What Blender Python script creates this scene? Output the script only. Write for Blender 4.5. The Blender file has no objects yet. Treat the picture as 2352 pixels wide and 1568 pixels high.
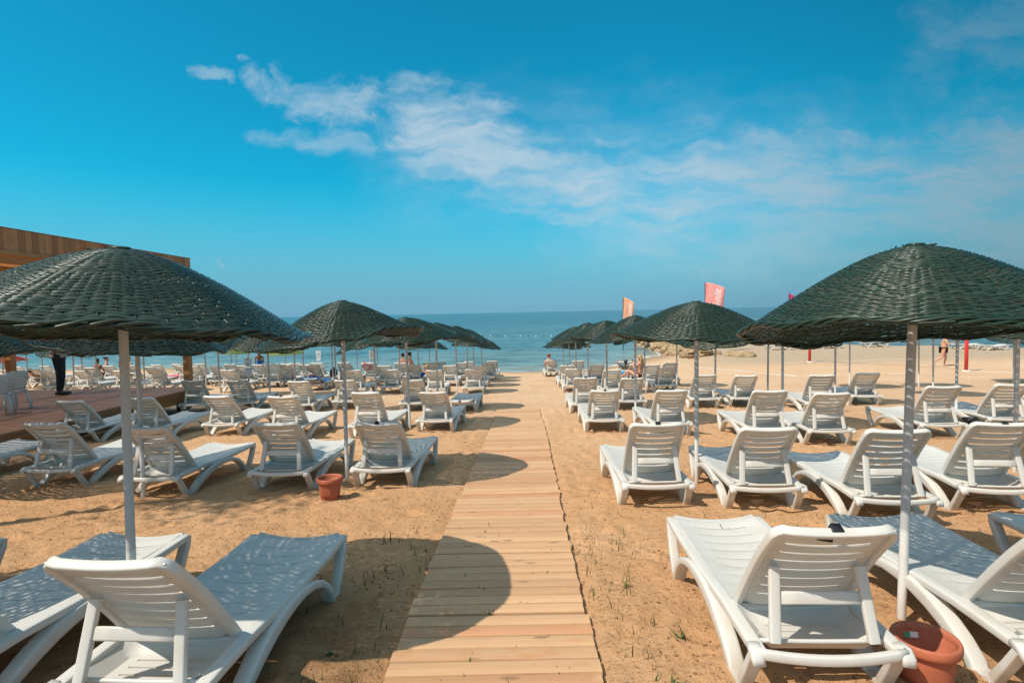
import bpy, bmesh, math, random
import numpy as np
from mathutils import Vector, Matrix, noise as mnoise
R = math.radians
rnd = random.Random(7)
scene = bpy.context.scene
col = scene.collection

# ------------------------------------------------------------------ camera
CAM_H = 1.72
FPX = 1307.0                      # focal length in pixels of a 2352 px wide picture
PITCH = math.atan(67 / FPX)
ROLL = 0.021
cf = Vector((0, math.cos(PITCH), -math.sin(PITCH)))
cr0 = Vector((1, 0, 0)); cu0 = Vector((0, math.sin(PITCH), math.cos(PITCH)))
cr = (cr0 * math.cos(ROLL) - cu0 * math.sin(ROLL)).normalized()
cu = (cu0 * math.cos(ROLL) + cr0 * math.sin(ROLL)).normalized()
cam_data = bpy.data.cameras.new('camera')
cam = bpy.data.objects.new('camera', cam_data); col.objects.link(cam)
m = Matrix((( cr.x, cu.x, -cf.x, 0), (cr.y, cu.y, -cf.y, 0), (cr.z, cu.z, -cf.z, CAM_H), (0, 0, 0, 1)))
cam.matrix_world = m
cam_data.sensor_width = 36; cam_data.lens = 36 * FPX / 2352
cam_data.clip_start = 0.05; cam_data.clip_end = 60000
scene.camera = cam

# ------------------------------------------------------------------ world
SUN_EL = R(52.5)
SUN_H = Vector((-0.85, -0.526, 0)).normalized()
world = bpy.data.worlds.new('World'); scene.world = world; world.use_nodes = True
wt = world.node_tree; wt.nodes.clear()
def N(t, typ, **kw):
    n = t.nodes.new(typ)
    for k, v in kw.items():
        if k.startswith('i_'):
            n.inputs[int(k[2:]) if k[2:].isdigit() else k[2:].replace('_', ' ')].default_value = v
        else: setattr(n, k, v)
    return n
def L(t, a, b): t.links.new(a, b)
def math_(t, op, a, b=None, clamp=False):
    n = t.nodes.new('ShaderNodeMath'); n.operation = op; n.use_clamp = clamp
    for i, v in enumerate((a, b)):
        if v is None: continue
        if isinstance(v, (int, float)): n.inputs[i].default_value = v
        else: t.links.new(v, n.inputs[i])
    return n.outputs[0]
def vmath(t, op, a, b=None, out=0):
    n = t.nodes.new('ShaderNodeVectorMath'); n.operation = op
    for i, v in enumerate((a, b)):
        if v is None: continue
        if isinstance(v, (tuple, list)): n.inputs[i].default_value = v
        elif isinstance(v, (int, float)): n.inputs['Scale'].default_value = v
        elif i == 1 and op == 'SCALE': t.links.new(v, n.inputs['Scale'])
        else: t.links.new(v, n.inputs[i])
    return n.outputs[out]
def mixc(t, fac, a, b, mode='MIX'):
    n = t.nodes.new('ShaderNodeMix'); n.data_type = 'RGBA'; n.blend_type = mode
    for idx, v in ((0, fac), (6, a), (7, b)):
        if isinstance(v, (int, float)): n.inputs[idx].default_value = v
        elif isinstance(v, (tuple, list)): n.inputs[idx].default_value = (*v[:3], 1)
        else: t.links.new(v, n.inputs[idx])
    return n.outputs[2]
def maprange(t, v, a, b, c, d, smooth=False):
    n = t.nodes.new('ShaderNodeMapRange'); n.interpolation_type = 'SMOOTHSTEP' if smooth else 'LINEAR'
    t.links.new(v, n.inputs[0])
    for i, x in enumerate((a, b, c, d)): n.inputs[i + 1].default_value = x
    return n.outputs[0]

sky = N(wt, 'ShaderNodeTexSky'); sky.sky_type = 'NISHITA'; sky.sun_disc = False
sky.sun_elevation = SUN_EL; sky.sun_rotation = math.atan2(SUN_H.x, SUN_H.y)
sky.air_density = 1.0; sky.dust_density = 0.6; sky.ozone_density = 2.0
SKY_TINT = (0.07, 1.60, 1.72)
geo = N(wt, 'ShaderNodeTexCoord')
sep = N(wt, 'ShaderNodeSeparateXYZ'); L(wt, geo.outputs['Generated'], sep.inputs[0])
yy = math_(wt, 'MAXIMUM', sep.outputs[1], 0.02)
uu = math_(wt, 'DIVIDE', sep.outputs[0], yy); vv = math_(wt, 'DIVIDE', sep.outputs[2], yy)
cmb = N(wt, 'ShaderNodeCombineXYZ'); L(wt, uu, cmb.inputs[0]); L(wt, vv, cmb.inputs[1])
P0 = cmb.outputs[0]
wn = N(wt, 'ShaderNodeTexNoise', i_Scale=7.0, i_Detail=6.0, i_Roughness=0.6); L(wt, P0, wn.inputs['Vector'])
wv = vmath(wt, 'SUBTRACT', wn.outputs['Color'], (0.5, 0.5, 0.5))
P1 = vmath(wt, 'ADD', P0, vmath(wt, 'SCALE', wv, 0.085))
mp = N(wt, 'ShaderNodeMapping'); mp.inputs['Scale'].default_value = (9, 15, 1); mp.inputs['Rotation'].default_value = (0, 0, R(22)); L(wt, P1, mp.inputs[0])
fn = N(wt, 'ShaderNodeTexNoise', i_Scale=1.0, i_Detail=8.0, i_Roughness=0.62); L(wt, mp.outputs[0], fn.inputs['Vector'])
fb = math_(wt, 'SUBTRACT', fn.outputs[0], 0.5)
def px2uv(px, py): return ((px - 1176) / FPX, (717 - 0.021 * (px - 1176) - py) / FPX)
def capsule(p, q, r, op, soft=0.0, k=0.16):
    a = px2uv(*p); b = px2uv(*q); ba = (b[0] - a[0], b[1] - a[1], 0); l2 = ba[0] ** 2 + ba[1] ** 2
    pa = vmath(wt, 'SUBTRACT', P1, (a[0], a[1], 0))
    h = math_(wt, 'DIVIDE', vmath(wt, 'DOT_PRODUCT', pa, ba, 1), l2, True)
    bh = vmath(wt, 'SCALE', ba, h)
    d = vmath(wt, 'LENGTH', vmath(wt, 'SUBTRACT', pa, bh), None, 1)
    d = math_(wt, 'ADD', d, math_(wt, 'MULTIPLY', fb, -k))
    r /= FPX
    return math_(wt, 'MULTIPLY', maprange(wt, d, r * soft, r, 1, 0, True), op)
caps = [((465, 170), (548, 203), 17, 0.5, 0.0, 0.06), ((575, 160), (600, 168), 11, 0.4, 0.0, 0.04),
        ((600, 205), (660, 225), 30, 0.62, 0.0, 0.06), ((690, 225), (880, 245), 60, 0.66, 0.0, 0.2),
        ((600, 305), (860, 345), 28, 0.5, 0.0, 0.07), ((960, 265), (1130, 320), 112, 0.85, 0.0, 0.24),
        ((1000, 330), (1330, 420), 130, 0.78, 0.0, 0.22), ((1330, 430), (1640, 440), 120, 0.55, 0.0, 0.22),
        ((1640, 420), (2500, 370), 140, 0.55, 0.0, 0.2), ((1500, 500), (2500, 520), 220, 0.46, 0.0, 0.1),
        ((2150, 120), (2500, 40), 110, 0.26, 0.0, 0.22), ((1215, 480), (1420, 505), 50, 0.3, 0.0, 0.1),
        ((520, 605), (525, 612), 16, 0.28, 0.0, 0.03), ((1630, 345), (1655, 345), 14, 0.3, 0.0, 0.03),
        ((2200, 330), (2500, 290), 140, 0.25, 0.0, 0.1), ((1000, 360), (2450, 430), 230, 0.26, 0.0, 0.2), ((1300, 560), (2450, 620), 90, 0.16, 0.0, 0.08)]
dens = None
for c in caps:
    o = capsule(*c)
    dens = o if dens is None else math_(wt, 'SUBTRACT', math_(wt, 'ADD', dens, o), math_(wt, 'MULTIPLY', dens, o))
front = maprange(wt, sep.outputs[1], 0.05, 0.2, 0, 1, True)
dens = math_(wt, 'MULTIPLY', dens, front)
sdot = vmath(wt, 'DOT_PRODUCT', geo.outputs['Generated'], (SUN_H.x * math.cos(SUN_EL), SUN_H.y * math.cos(SUN_EL), math.sin(SUN_EL)), 1)
skyc = mixc(wt, maprange(wt, sdot, 0.50, 0.74, 1, 0, True), mixc(wt, 0.45, mixc(wt, 1.0, sky.outputs[0], (1.2, 1.25, 1.25), 'MULTIPLY'), (8.8, 9.2, 9.0)), mixc(wt, 1.0, sky.outputs[0], SKY_TINT, 'MULTIPLY'))  # sky around the sun, out of view, whitened as added fill light
# low-lying sea haze, grey-blue
hz = maprange(wt, sep.outputs[2], 0.0, 0.23, 0.88, 0.0, True)
skyc = mixc(wt, hz, skyc, (2.45, 4.75, 7.0))
sn = N(wt, 'ShaderNodeMapping'); sn.inputs['Scale'].default_value = (5, 26, 1); sn.inputs['Rotation'].default_value = (0, 0, R(17)); L(wt, P1, sn.inputs[0])
sn2 = N(wt, 'ShaderNodeTexNoise', i_Scale=1.0, i_Detail=7.0, i_Roughness=0.6); L(wt, sn.outputs[0], sn2.inputs['Vector'])
dens = math_(wt, 'MULTIPLY', dens, maprange(wt, sn2.outputs[0], 0.32, 0.62, 0.35, 1.0, True))
skyc = mixc(wt, dens, skyc, (5.6, 7.5, 8.9))
skyc = mixc(wt, maprange(wt, sep.outputs[2], 0.60, 0.78, 0, 0.6, True), skyc, (8.5, 11.0, 12.5))  # bright overhead layer added out of view for extra fill light
side_ = maprange(wt, math_(wt, 'MULTIPLY', uu, front), 0.15, 0.95, 1.0, 0.66, True)
skyc = vmath(wt, 'SCALE', skyc, side_)
bg = N(wt, 'ShaderNodeBackground'); L(wt, skyc, bg.inputs[0]); bg.inputs[1].default_value = 0.082
wo = N(wt, 'ShaderNodeOutputWorld'); L(wt, bg.outputs[0], wo.inputs[0])

# ------------------------------------------------------------------ sun + exposure
sd = bpy.data.lights.new('sun', 'SUN'); sd.energy = 5.0; sd.angle = R(0.55); sd.color = (1.0, 0.915, 0.79)
so = bpy.data.objects.new('sun', sd); col.objects.link(so)
ldir = Vector((-SUN_H.x * math.cos(SUN_EL), -SUN_H.y * math.cos(SUN_EL), -math.sin(SUN_EL)))
so.rotation_euler = ldir.to_track_quat('-Z', 'Y').to_euler(); so.location = (-8, -6, 12)
scene.view_settings.view_transform = 'Standard'; scene.view_settings.look = 'None'
scene.view_settings.exposure = 0.0; scene.view_settings.gamma = 1.0
scene.render.engine = 'CYCLES'
scene.cycles.max_bounces = 6; scene.cycles.diffuse_bounces = 3; scene.cycles.glossy_bounces = 3
scene.cycles.transparent_max_bounces = 6

# ------------------------------------------------------------------ terrain and projection helpers
SEA = -1.93
def sst(a, b, x):
    t = min(1, max(0, (x - a) / (b - a))); return t * t * (3 - 2 * t)
def ground(x, y):
    yp = max(0.0, y)
    z = -0.055 * yp - 0.003 * min(yp, 8)
    if x < -2:
        e = sst(2, 7, -x) * 0.0135 * max(0, min(yp, 46) - 10)
        z += e * (1 - sst(26, 36, yp) * (1 - sst(16, 26, -x)))
    z += sst(3, 12, x) * 0.03 * max(0, min(yp, 44) - 26)
    z = max(z, -4.5)
    # sand spit right of the groyne
    w = sst(11.6, 13.6, x)
    if w > 0 and y > 20:
        edge = 61 - max(0, x - 14) * 0.82
        edge = max(edge, 40)
        flat = -1.5 - 3 * sst(edge - 2, edge + 6, y)
        zz = max(z, flat) if y < edge else flat
        z = z * (1 - w) + zz * w
    return z
def ray(px, py):
    return (cf * FPX + cr * (px - 1176) - cu * (py - 784)) / FPX
def solve(px, py, dz=0.0, tmax=90):
    d = ray(px, py); prev = 0.8; t = prev
    def f(t):
        p = d * t; return CAM_H + p.z - (ground(p.x, p.y) + dz)
    while t < tmax:
        t2 = t + 0.25
        if f(t2) <= 0:
            a, b = t, t2
            for _ in range(30):
                c = (a + b) / 2
                if f(c) > 0: a = c
                else: b = c
            p = d * b; return Vector((p.x, p.y, ground(p.x, p.y)))
        t = t2
    p = d * tmax; return Vector((p.x, p.y, ground(p.x, p.y)))
def solve_z(px, py, z):
    d = ray(px, py); t = (z - CAM_H) / d.z; return Vector((d.x * t, d.y * t, z))
def at_depth(px, d, dz=0.0, z=None):
    x = (px - 1176) / FPX * d
    for _ in range(8):
        zz = (ground(x, d) + dz if z is None else z) - CAM_H
        # (P.r)/(P.f) = k
        k = (px - 1176) / FPX
        x = (k * (d * cf.y + zz * cf.z) - (d * cr.y + zz * cr.z)) / (cr.x - k * cf.x)
    return Vector((x, d, ground(x, d)))

# ------------------------------------------------------------------ object helpers
def tag(o, label=None, cat=None, group=None, kind=None):
    if label: o['label'] = label
    if cat: o['category'] = cat
    if group: o['group'] = group
    if kind: o['kind'] = kind
    return o
def empty(name, loc=(0, 0, 0), rot=(0, 0, 0)):
    o = bpy.data.objects.new(name, None); o.empty_display_size = 0.1; col.objects.link(o)
    o.location = loc; o.rotation_euler = rot; return o
def link(name, me, mat=None, parent=None, smooth=False):
    o = bpy.data.objects.new(name, me); col.objects.link(o)
    if mat is not None and not me.materials:
        for mm in (mat if isinstance(mat, (list, tuple)) else [mat]): me.materials.append(mm)
    if smooth: me.polygons.foreach_set('use_smooth', [True] * len(me.polygons))
    if parent: o.parent = parent
    return o
def copy_tree(o, parent=None):
    c = o.copy(); col.objects.link(c)
    if parent: c.parent = parent
    for ch in o.children: copy_tree(ch, c)
    return c
def bake(me, mods, name='baked'):
    o = bpy.data.objects.new(name, me); col.objects.link(o)
    for typ, kw in mods:
        mo = o.modifiers.new(typ, typ)
        for k, v in kw.items(): setattr(mo, k, v)
    if hasattr(me, 'skin_vertices') and any(t == 'SKIN' for t, _ in mods): pass
    dg = bpy.context.evaluated_depsgraph_get(); dg.update()
    out = bpy.data.meshes.new_from_object(o.evaluated_get(dg))
    bpy.data.objects.remove(o); return out

class MB:
    def __init__(s): s.v = []; s.f = []; s.m = []
    def add(s, vs, fs, mi=0):
        b = len(s.v); s.v += [tuple(p) for p in vs]; s.f += [tuple(b + i for i in f) for f in fs]; s.m += [mi] * len(fs)
    def box(s, c, size, mi=0, rot=None, taper=1.0):
        hx, hy, hz = size[0] / 2, size[1] / 2, size[2] / 2
        vs = []
        for z in (-1, 1):
            t = taper if z > 0 else 1
            for x, y in ((-1, -1), (1, -1), (1, 1), (-1, 1)):
                p = Vector((x * hx * t, y * hy * t, z * hz))
                if rot is not None: p = rot @ p
                vs.append(p + Vector(c))
        s.add(vs, [(3, 2, 1, 0), (4, 5, 6, 7), (0, 1, 5, 4), (1, 2, 6, 5), (2, 3, 7, 6), (3, 0, 4, 7)], mi)
    def sweep(s, path, w, h, side, mi=0, n=10, power=3.2, cap=True, closed=False):
        """rounded-rectangle section swept along a path; w along `side`, h across; w/h may be lists"""
        P = [Vector(p) for p in path]; k = len(P); vs = []; fs = []
        for i, p in enumerate(P):
            if closed: t = P[(i + 1) % k] - P[i - 1]
            else: t = (P[min(i + 1, k - 1)] - P[max(i - 1, 0)])
            t.normalize()
            sd_ = Vector(side[i] if isinstance(side, list) else side); sd_ = (sd_ - t * sd_.dot(t)).normalized()
            nn = t.cross(sd_)
            ww = w[i] if isinstance(w, (list, tuple)) else w; hh = h[i] if isinstance(h, (list, tuple)) else h
            for j in range(n):
                a = 2 * math.pi * (j + 0.5) / n; c, q = math.cos(a), math.sin(a)
                e = 2 / power
                vs.append(p + sd_ * (ww / 2 * math.copysign(abs(c) ** e, c)) + nn * (hh / 2 * math.copysign(abs(q) ** e, q)))
        rng = k if closed else k - 1
        for i in range(rng):
            for j in range(n):
                a = i * n + j; b = i * n + (j + 1) % n; i2 = (i + 1) % k
                fs.append((a, b, i2 * n + (j + 1) % n, i2 * n + j))
        if cap and not closed:
            fs.append(tuple(reversed(range(n)))); fs.append(tuple((k - 1) * n + j for j in range(n)))
        s.add(vs, fs, mi)
    def tube(s, path, r, n=8, mi=0, cap=True, closed=False):
        P = [Vector(p) for p in path]
        t = P[1] - P[0]; sd_ = Vector((0, 0, 1)) if abs(t.normalized().z) < 0.9 else Vector((1, 0, 0))
        rr = [2 * q for q in r] if isinstance(r, (list, tuple)) else 2 * r
        s.sweep(P, rr, rr, sd_, mi, n, 2.0, cap, closed)
    def lathe(s, prof, n=24, mi=0, c=(0, 0, 0)):
        vs = []; fs = []; k = len(prof)
        for r, z in prof:
            for j in range(n):
                a = 2 * math.pi * j / n; vs.append((c[0] + r * math.cos(a), c[1] + r * math.sin(a), c[2] + z))
        for i in range(k - 1):
            for j in range(n):
                fs.append((i * n + j, i * n + (j + 1) % n, (i + 1) * n + (j + 1) % n, (i + 1) * n + j))
        s.add(vs, fs, mi)
    def ball(s, c, r, mi=0, nu=12, nv=8, rot=None):
        rx, ry, rz = (r, r, r) if isinstance(r, (int, float)) else r
        vs = []; fs = []
        for i in range(nv + 1):
            ph = math.pi * i / nv
            for j in range(nu):
                a = 2 * math.pi * j / nu
                p = Vector((rx * math.sin(ph) * math.cos(a), ry * math.sin(ph) * math.sin(a), rz * math.cos(ph)))
                if rot is not None: p = rot @ p
                vs.append(p + Vector(c))
        for i in range(nv):
            for j in range(nu):
                fs.append((i * nu + j, (i + 1) * nu + j, (i + 1) * nu + (j + 1) % nu, i * nu + (j + 1) % nu))
        s.add(vs, fs, mi)
    def mesh(s, name, smooth=True, fix=False):
        me = bpy.data.meshes.new(name); me.from_pydata(s.v, [], s.f); me.update()
        if any(s.m): me.polygons.foreach_set('material_index', s.m)
        if fix:
            bm = bmesh.new(); bm.from_mesh(me); bmesh.ops.recalc_face_normals(bm, faces=bm.faces); bm.to_mesh(me); bm.free()
        if smooth: me.polygons.foreach_set('use_smooth', [True] * len(me.polygons))
        return me
    def build(s, name, mat, parent=None, smooth=True, fix=False):
        return link(name, s.mesh(name, smooth, fix), mat, parent)
def autosmooth(me, ang=35):
    """sharp edges by angle (custom attribute), smooth elsewhere"""
    me.polygons.foreach_set('use_smooth', [True] * len(me.polygons))
    me.set_sharp_from_angle(angle=R(ang)); return me

# ------------------------------------------------------------------ materials
def newmat(name):
    mt = bpy.data.materials.new(name); mt.use_nodes = True
    return mt, mt.node_tree, mt.node_tree.nodes['Principled BSDF']
def simple(name, c, rough=0.6, spec=0.5, var=0.0, scale=20.0, bump=0.0, bscale=60.0, metal=0.0):
    mt, t, b = newmat(name)
    b.inputs['Roughness'].default_value = rough; b.inputs['Specular IOR Level'].default_value = spec; b.inputs['Metallic'].default_value = metal
    tc = N(t, 'ShaderNodeTexCoord')
    if var > 0:
        n = N(t, 'ShaderNodeTexNoise', i_Scale=scale, i_Detail=4.0); L(t, tc.outputs['Object'], n.inputs['Vector'])
        c2 = tuple(max(0, q * (1 - var)) for q in c); c3 = tuple(min(1, q * (1 + var)) for q in c)
        L(t, mixc(t, maprange(t, n.outputs[0], 0.3, 0.7, 0, 1), c2, c3), b.inputs['Base Color'])
    else: b.inputs['Base Color'].default_value = (*c, 1)
    if bump > 0:
        n = N(t, 'ShaderNodeTexNoise', i_Scale=bscale, i_Detail=4.0); L(t, tc.outputs['Object'], n.inputs['Vector'])
        bp = N(t, 'ShaderNodeBump', i_Strength=bump, i_Distance=0.01); L(t, n.outputs[0], bp.inputs['Height']); L(t, bp.outputs[0], b.inputs['Normal'])
    return mt

# white moulded plastic with faint dirt and yellowing
M_plastic, t, b = newmat('white_plastic')
tc = N(t, 'ShaderNodeTexCoord'); oi = N(t, 'ShaderNodeObjectInfo')
n1 = N(t, 'ShaderNodeTexNoise', i_Scale=6.0, i_Detail=5.0, i_Roughness=0.6)
off = vmath(t, 'ADD', tc.outputs['Object'], vmath(t, 'SCALE', (3.1, 7.7, 1.9), oi.outputs['Random']))
L(t, off, n1.inputs['Vector'])
cc = mixc(t, maprange(t, n1.outputs[0], 0.52, 0.75, 0, 0.55), (0.75, 0.735, 0.69), (0.64, 0.585, 0.465))
cc = mixc(t, math_(t, 'MULTIPLY', oi.outputs['Random'], 0.22), cc, (0.60, 0.595, 0.565))
n2 = N(t, 'ShaderNodeTexNoise', i_Scale=2.2, i_Detail=3.0); L(t, off, n2.inputs['Vector'])
sz = N(t, 'ShaderNodeSeparateXYZ'); L(t, tc.outputs['Object'], sz.inputs[0])
low = math_(t, 'MULTIPLY', maprange(t, sz.outputs[2], 0.0, 0.14, 1, 0, True), maprange(t, n2.outputs[0], 0.35, 0.65, 0, 0.75))
cc = mixc(t, low, cc, (0.45, 0.33, 0.19))
L(t, cc, b.inputs['Base Color']); b.inputs['Roughness'].default_value = 0.38; b.inputs['Specular IOR Level'].default_value = 0.45
n3 = N(t, 'ShaderNodeTexNoise', i_Scale=220.0, i_Detail=2.0); L(t, tc.outputs['Object'], n3.inputs['Vector'])
bp = N(t, 'ShaderNodeBump', i_Strength=0.12, i_Distance=0.002); L(t, n3.outputs[0], bp.inputs['Height']); L(t, bp.outputs[0], b.inputs['Normal'])
tl = N(t, 'ShaderNodeBsdfTranslucent'); tl.inputs[0].default_value = (0.78, 0.70, 0.56, 1); ms_ = N(t, 'ShaderNodeMixShader'); ms_.inputs[0].default_value = 0.2
L(t, b.outputs[0], ms_.inputs[1]); L(t, tl.outputs[0], ms_.inputs[2]); L(t, ms_.outputs[0], t.nodes['Material Output'].inputs['Surface'])
M_black = simple('black_plastic', (0.012, 0.012, 0.014), 0.35)
M_ink = simple('marker_ink', (0.02, 0.02, 0.025), 0.7)

def wicker(name, c1, c2, c3, rough=0.28):
    mt, t, b = newmat(name)
    g = N(t, 'ShaderNodeNewGeometry'); oi = N(t, 'ShaderNodeObjectInfo')
    r1 = g.outputs['Random Per Island']
    cc = mixc(t, r1, c1, c2)
    cc = mixc(t, maprange(t, math_(t, 'FRACT', math_(t, 'MULTIPLY', r1, 17.3)), 0.80, 1.0, 0, 0.85), cc, c3)
    cc = mixc(t, math_(t, 'MULTIPLY', oi.outputs['Random'], 0.35), cc, (0.03, 0.042, 0.036))
    tcw = N(t, 'ShaderNodeTexCoord'); nz = N(t, 'ShaderNodeTexNoise', i_Scale=14.0, i_Detail=4.0); L(t, tcw.outputs['Object'], nz.inputs['Vector'])
    cc = mixc(t, maprange(t, nz.outputs[0], 0.62, 0.8, 0, 0.5), cc, c3)
    L(t, cc, b.inputs['Base Color'])
    L(t, maprange(t, nz.outputs[0], 0.3, 0.7, rough - 0.06, rough + 0.16), b.inputs['Roughness'])
    b.inputs['Specular IOR Level'].default_value = 0.42
    return mt
M_wicker = wicker('green_wicker', (0.009, 0.027, 0.014), (0.019, 0.048, 0.026), (0.055, 0.052, 0.036))
M_wicker_lime = wicker('lime_wicker', (0.16, 0.24, 0.03), (0.26, 0.33, 0.05), (0.35, 0.33, 0.10), 0.5)
M_wicker_red = wicker('red_cloth_canopy', (0.55, 0.05, 0.03), (0.6, 0.06, 0.03), (0.5, 0.05, 0.03), 0.6)

M_pole, t, b = newmat('painted_pole')
tc = N(t, 'ShaderNodeTexCoord'); sz = N(t, 'ShaderNodeSeparateXYZ'); L(t, tc.outputs['Object'], sz.inputs[0])
n1 = N(t, 'ShaderNodeTexNoise', i_Scale=9.0, i_Detail=5.0); L(t, tc.outputs['Object'], n1.inputs['Vector'])
up = maprange(t, math_(t, 'ADD', sz.outputs[2], math_(t, 'MULTIPLY', n1.outputs[0], 0.1)), 0.60, 0.63, 0, 1)
cc = mixc(t, up, (0.72, 0.71, 0.67), (0.47, 0.47, 0.46))
cc = mixc(t, maprange(t, n1.outputs[0], 0.6, 0.7, 0, 0.5), cc, (0.4, 0.38, 0.34))
L(t, cc, b.inputs['Base Color']); b.inputs['Roughness'].default_value = 0.5

def woodmat(name, c1, c2, axis, island=0.5, rough=0.62, knots=True):
    """axis: 0/1/2 = grain direction in object space"""
    mt, t, b = newmat(name)
    tc = N(t, 'ShaderNodeTexCoord'); g = N(t, 'ShaderNodeNewGeometry')
    isl = g.outputs['Random Per Island']
    sc = [38, 38, 38]; sc[axis] = 1.6
    offv = vmath(t, 'ADD', tc.outputs['Object'], vmath(t, 'SCALE', (13.0, 17.0, 11.0), isl))
    mp = N(t, 'ShaderNodeMapping'); mp.inputs['Scale'].default_value = sc; L(t, offv, mp.inputs[0])
    n1 = N(t, 'ShaderNodeTexNoise', i_Scale=1.0, i_Detail=6.0, i_Roughness=0.65, i_Distortion=0.6); L(t, mp.outputs[0], n1.inputs['Vector'])
    cc = mixc(t, maprange(t, n1.outputs[0], 0.3, 0.7, 0, 1), c1, c2)
    dark = tuple(q * 0.45 for q in c1); red = (c1[0] * 0.8, c1[1] * 0.5, c1[2] * 0.42)
    cc = mixc(t, math_(t, 'MULTIPLY', maprange(t, isl, 0.0, 1.0, 0, 1), island), cc, tuple(q * 0.62 for q in c1))
    f2 = math_(t, 'FRACT', math_(t, 'MULTIPLY', isl, 31.7))
    cc = mixc(t, maprange(t, f2, 0.8, 1.0, 0, island), cc, red)
    if knots:
        sc2 = [7.0, 7.0, 7.0]; sc2[axis] = 2.4
        mp2 = N(t, 'ShaderNodeMapping'); mp2.inputs['Scale'].default_value = sc2; L(t, offv, mp2.inputs[0])
        vo = N(t, 'ShaderNodeTexVoronoi', i_Scale=1.0); L(t, mp2.outputs[0], vo.inputs['Vector'])
        cc = mixc(t, maprange(t, vo.outputs['Distance'], 0.05, 0.17, 0.85, 0, True), cc, dark)
        n4 = N(t, 'ShaderNodeTexNoise', i_Scale=1.3, i_Detail=3.0); L(t, mp2.outputs[0], n4.inputs['Vector'])
        cc = mixc(t, maprange(t, n4.outputs[0], 0.58, 0.75, 0, 0.45), cc, red)
    L(t, cc, b.inputs['Base Color']); b.inputs['Roughness'].default_value = rough; b.inputs['Specular IOR Level'].default_value = 0.3
    bp = N(t, 'ShaderNodeBump', i_Strength=0.25, i_Distance=0.004); L(t, n1.outputs[0], bp.inputs['Height']); L(t, bp.outputs[0], b.inputs['Normal'])
    return mt
M_walk = woodmat('pine_planks', (0.56, 0.325, 0.168), (0.66, 0.412, 0.232), 0, 0.55)
t = M_walk.node_tree; b = t.nodes['Principled BSDF']; old = b.inputs['Base Color'].links[0].from_socket
g = N(t, 'ShaderNodeNewGeometry'); sp = N(t, 'ShaderNodeSeparateXYZ'); L(t, g.outputs['Position'], sp.inputs[0])
ex = math_(t, 'ABSOLUTE', math_(t, 'ADD', math_(t, 'SUBTRACT', sp.outputs[0], math_(t, 'MULTIPLY', sp.outputs[1], 0.022)), 0.195))
n1 = N(t, 'ShaderNodeTexNoise', i_Scale=5.0, i_Detail=6.0, i_Roughness=0.7); L(t, g.outputs['Position'], n1.inputs['Vector'])
dust = math_(t, 'MULTIPLY', maprange(t, ex, 0.25, 0.56, 0.15, 1.0), maprange(t, n1.outputs[0], 0.5, 0.66, 0, 0.8, True))
L(t, mixc(t, dust, old, (0.58, 0.36, 0.18)), b.inputs['Base Color'])
M_fascia = woodmat('stained_fascia_planks', (0.46, 0.205, 0.085), (0.58, 0.30, 0.135), 2, 0.95)
M_deck = woodmat('deck_planks', (0.20, 0.095, 0.052), (0.27, 0.14, 0.08), 1, 0.4)
M_beam = woodmat('orange_timber', (0.42, 0.185, 0.06), (0.52, 0.25, 0.095), 2, 0.3)
M_beamx = woodmat('orange_rafters', (0.62, 0.31, 0.12), (0.74, 0.42, 0.19), 0, 0.4)
M_edge = woodmat('deck_edge_boards', (0.26, 0.11, 0.045), (0.34, 0.16, 0.07), 1, 0.3)

# sand
M_sand, t, b = newmat('sand')
g = N(t, 'ShaderNodeNewGeometry'); pos = g.outputs['Position']
sp = N(t, 'ShaderNodeSeparateXYZ'); L(t, pos, sp.inputs[0])
n1 = N(t, 'ShaderNodeTexNoise', i_Scale=0.55, i_Detail=6.0, i_Roughness=0.6); L(t, pos, n1.inputs['Vector'])
n2 = N(t, 'ShaderNodeTexNoise', i_Scale=7.0, i_Detail=7.0, i_Roughness=0.7); L(t, pos, n2.inputs['Vector'])
n3 = N(t, 'ShaderNodeTexNoise', i_Scale=160.0, i_Detail=3.0, i_Roughness=0.8); L(t, pos, n3.inputs['Vector'])
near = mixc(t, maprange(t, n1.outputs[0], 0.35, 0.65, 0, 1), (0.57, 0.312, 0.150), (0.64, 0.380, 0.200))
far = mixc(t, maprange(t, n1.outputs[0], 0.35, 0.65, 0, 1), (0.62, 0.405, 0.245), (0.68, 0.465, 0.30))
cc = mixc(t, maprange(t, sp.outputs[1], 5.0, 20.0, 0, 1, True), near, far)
wgrey = math_(t, 'MULTIPLY', maprange(t, math_(t, 'ADD', sp.outputs[1], math_(t, 'MULTIPLY', n1.outputs[0], 5.0)), 31.5, 37.0, 0, 1, True), maprange(t, sp.outputs[0], 9.0, 14.0, 0, 1, True))
cc = mixc(t, wgrey, cc, (0.45, 0.345, 0.24))
soil_shade = math_(t, 'MULTIPLY', maprange(t, math_(t, 'ADD', sp.outputs[1], math_(t, 'MULTIPLY', n1.outputs[0], 2.2)), 5.6, 4.3, 0, 1, True), maprange(t, sp.outputs[0], -0.9, -0.55, 1, 0.0))  # dark earth at front left, deepened with shade painted into the sand colour
soil_shade = math_(t, 'MULTIPLY', soil_shade, maprange(t, n2.outputs[0], 0.3, 0.6, 0.35, 0.85))
cc = mixc(t, soil_shade, cc, (0.25, 0.135, 0.062))
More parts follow.
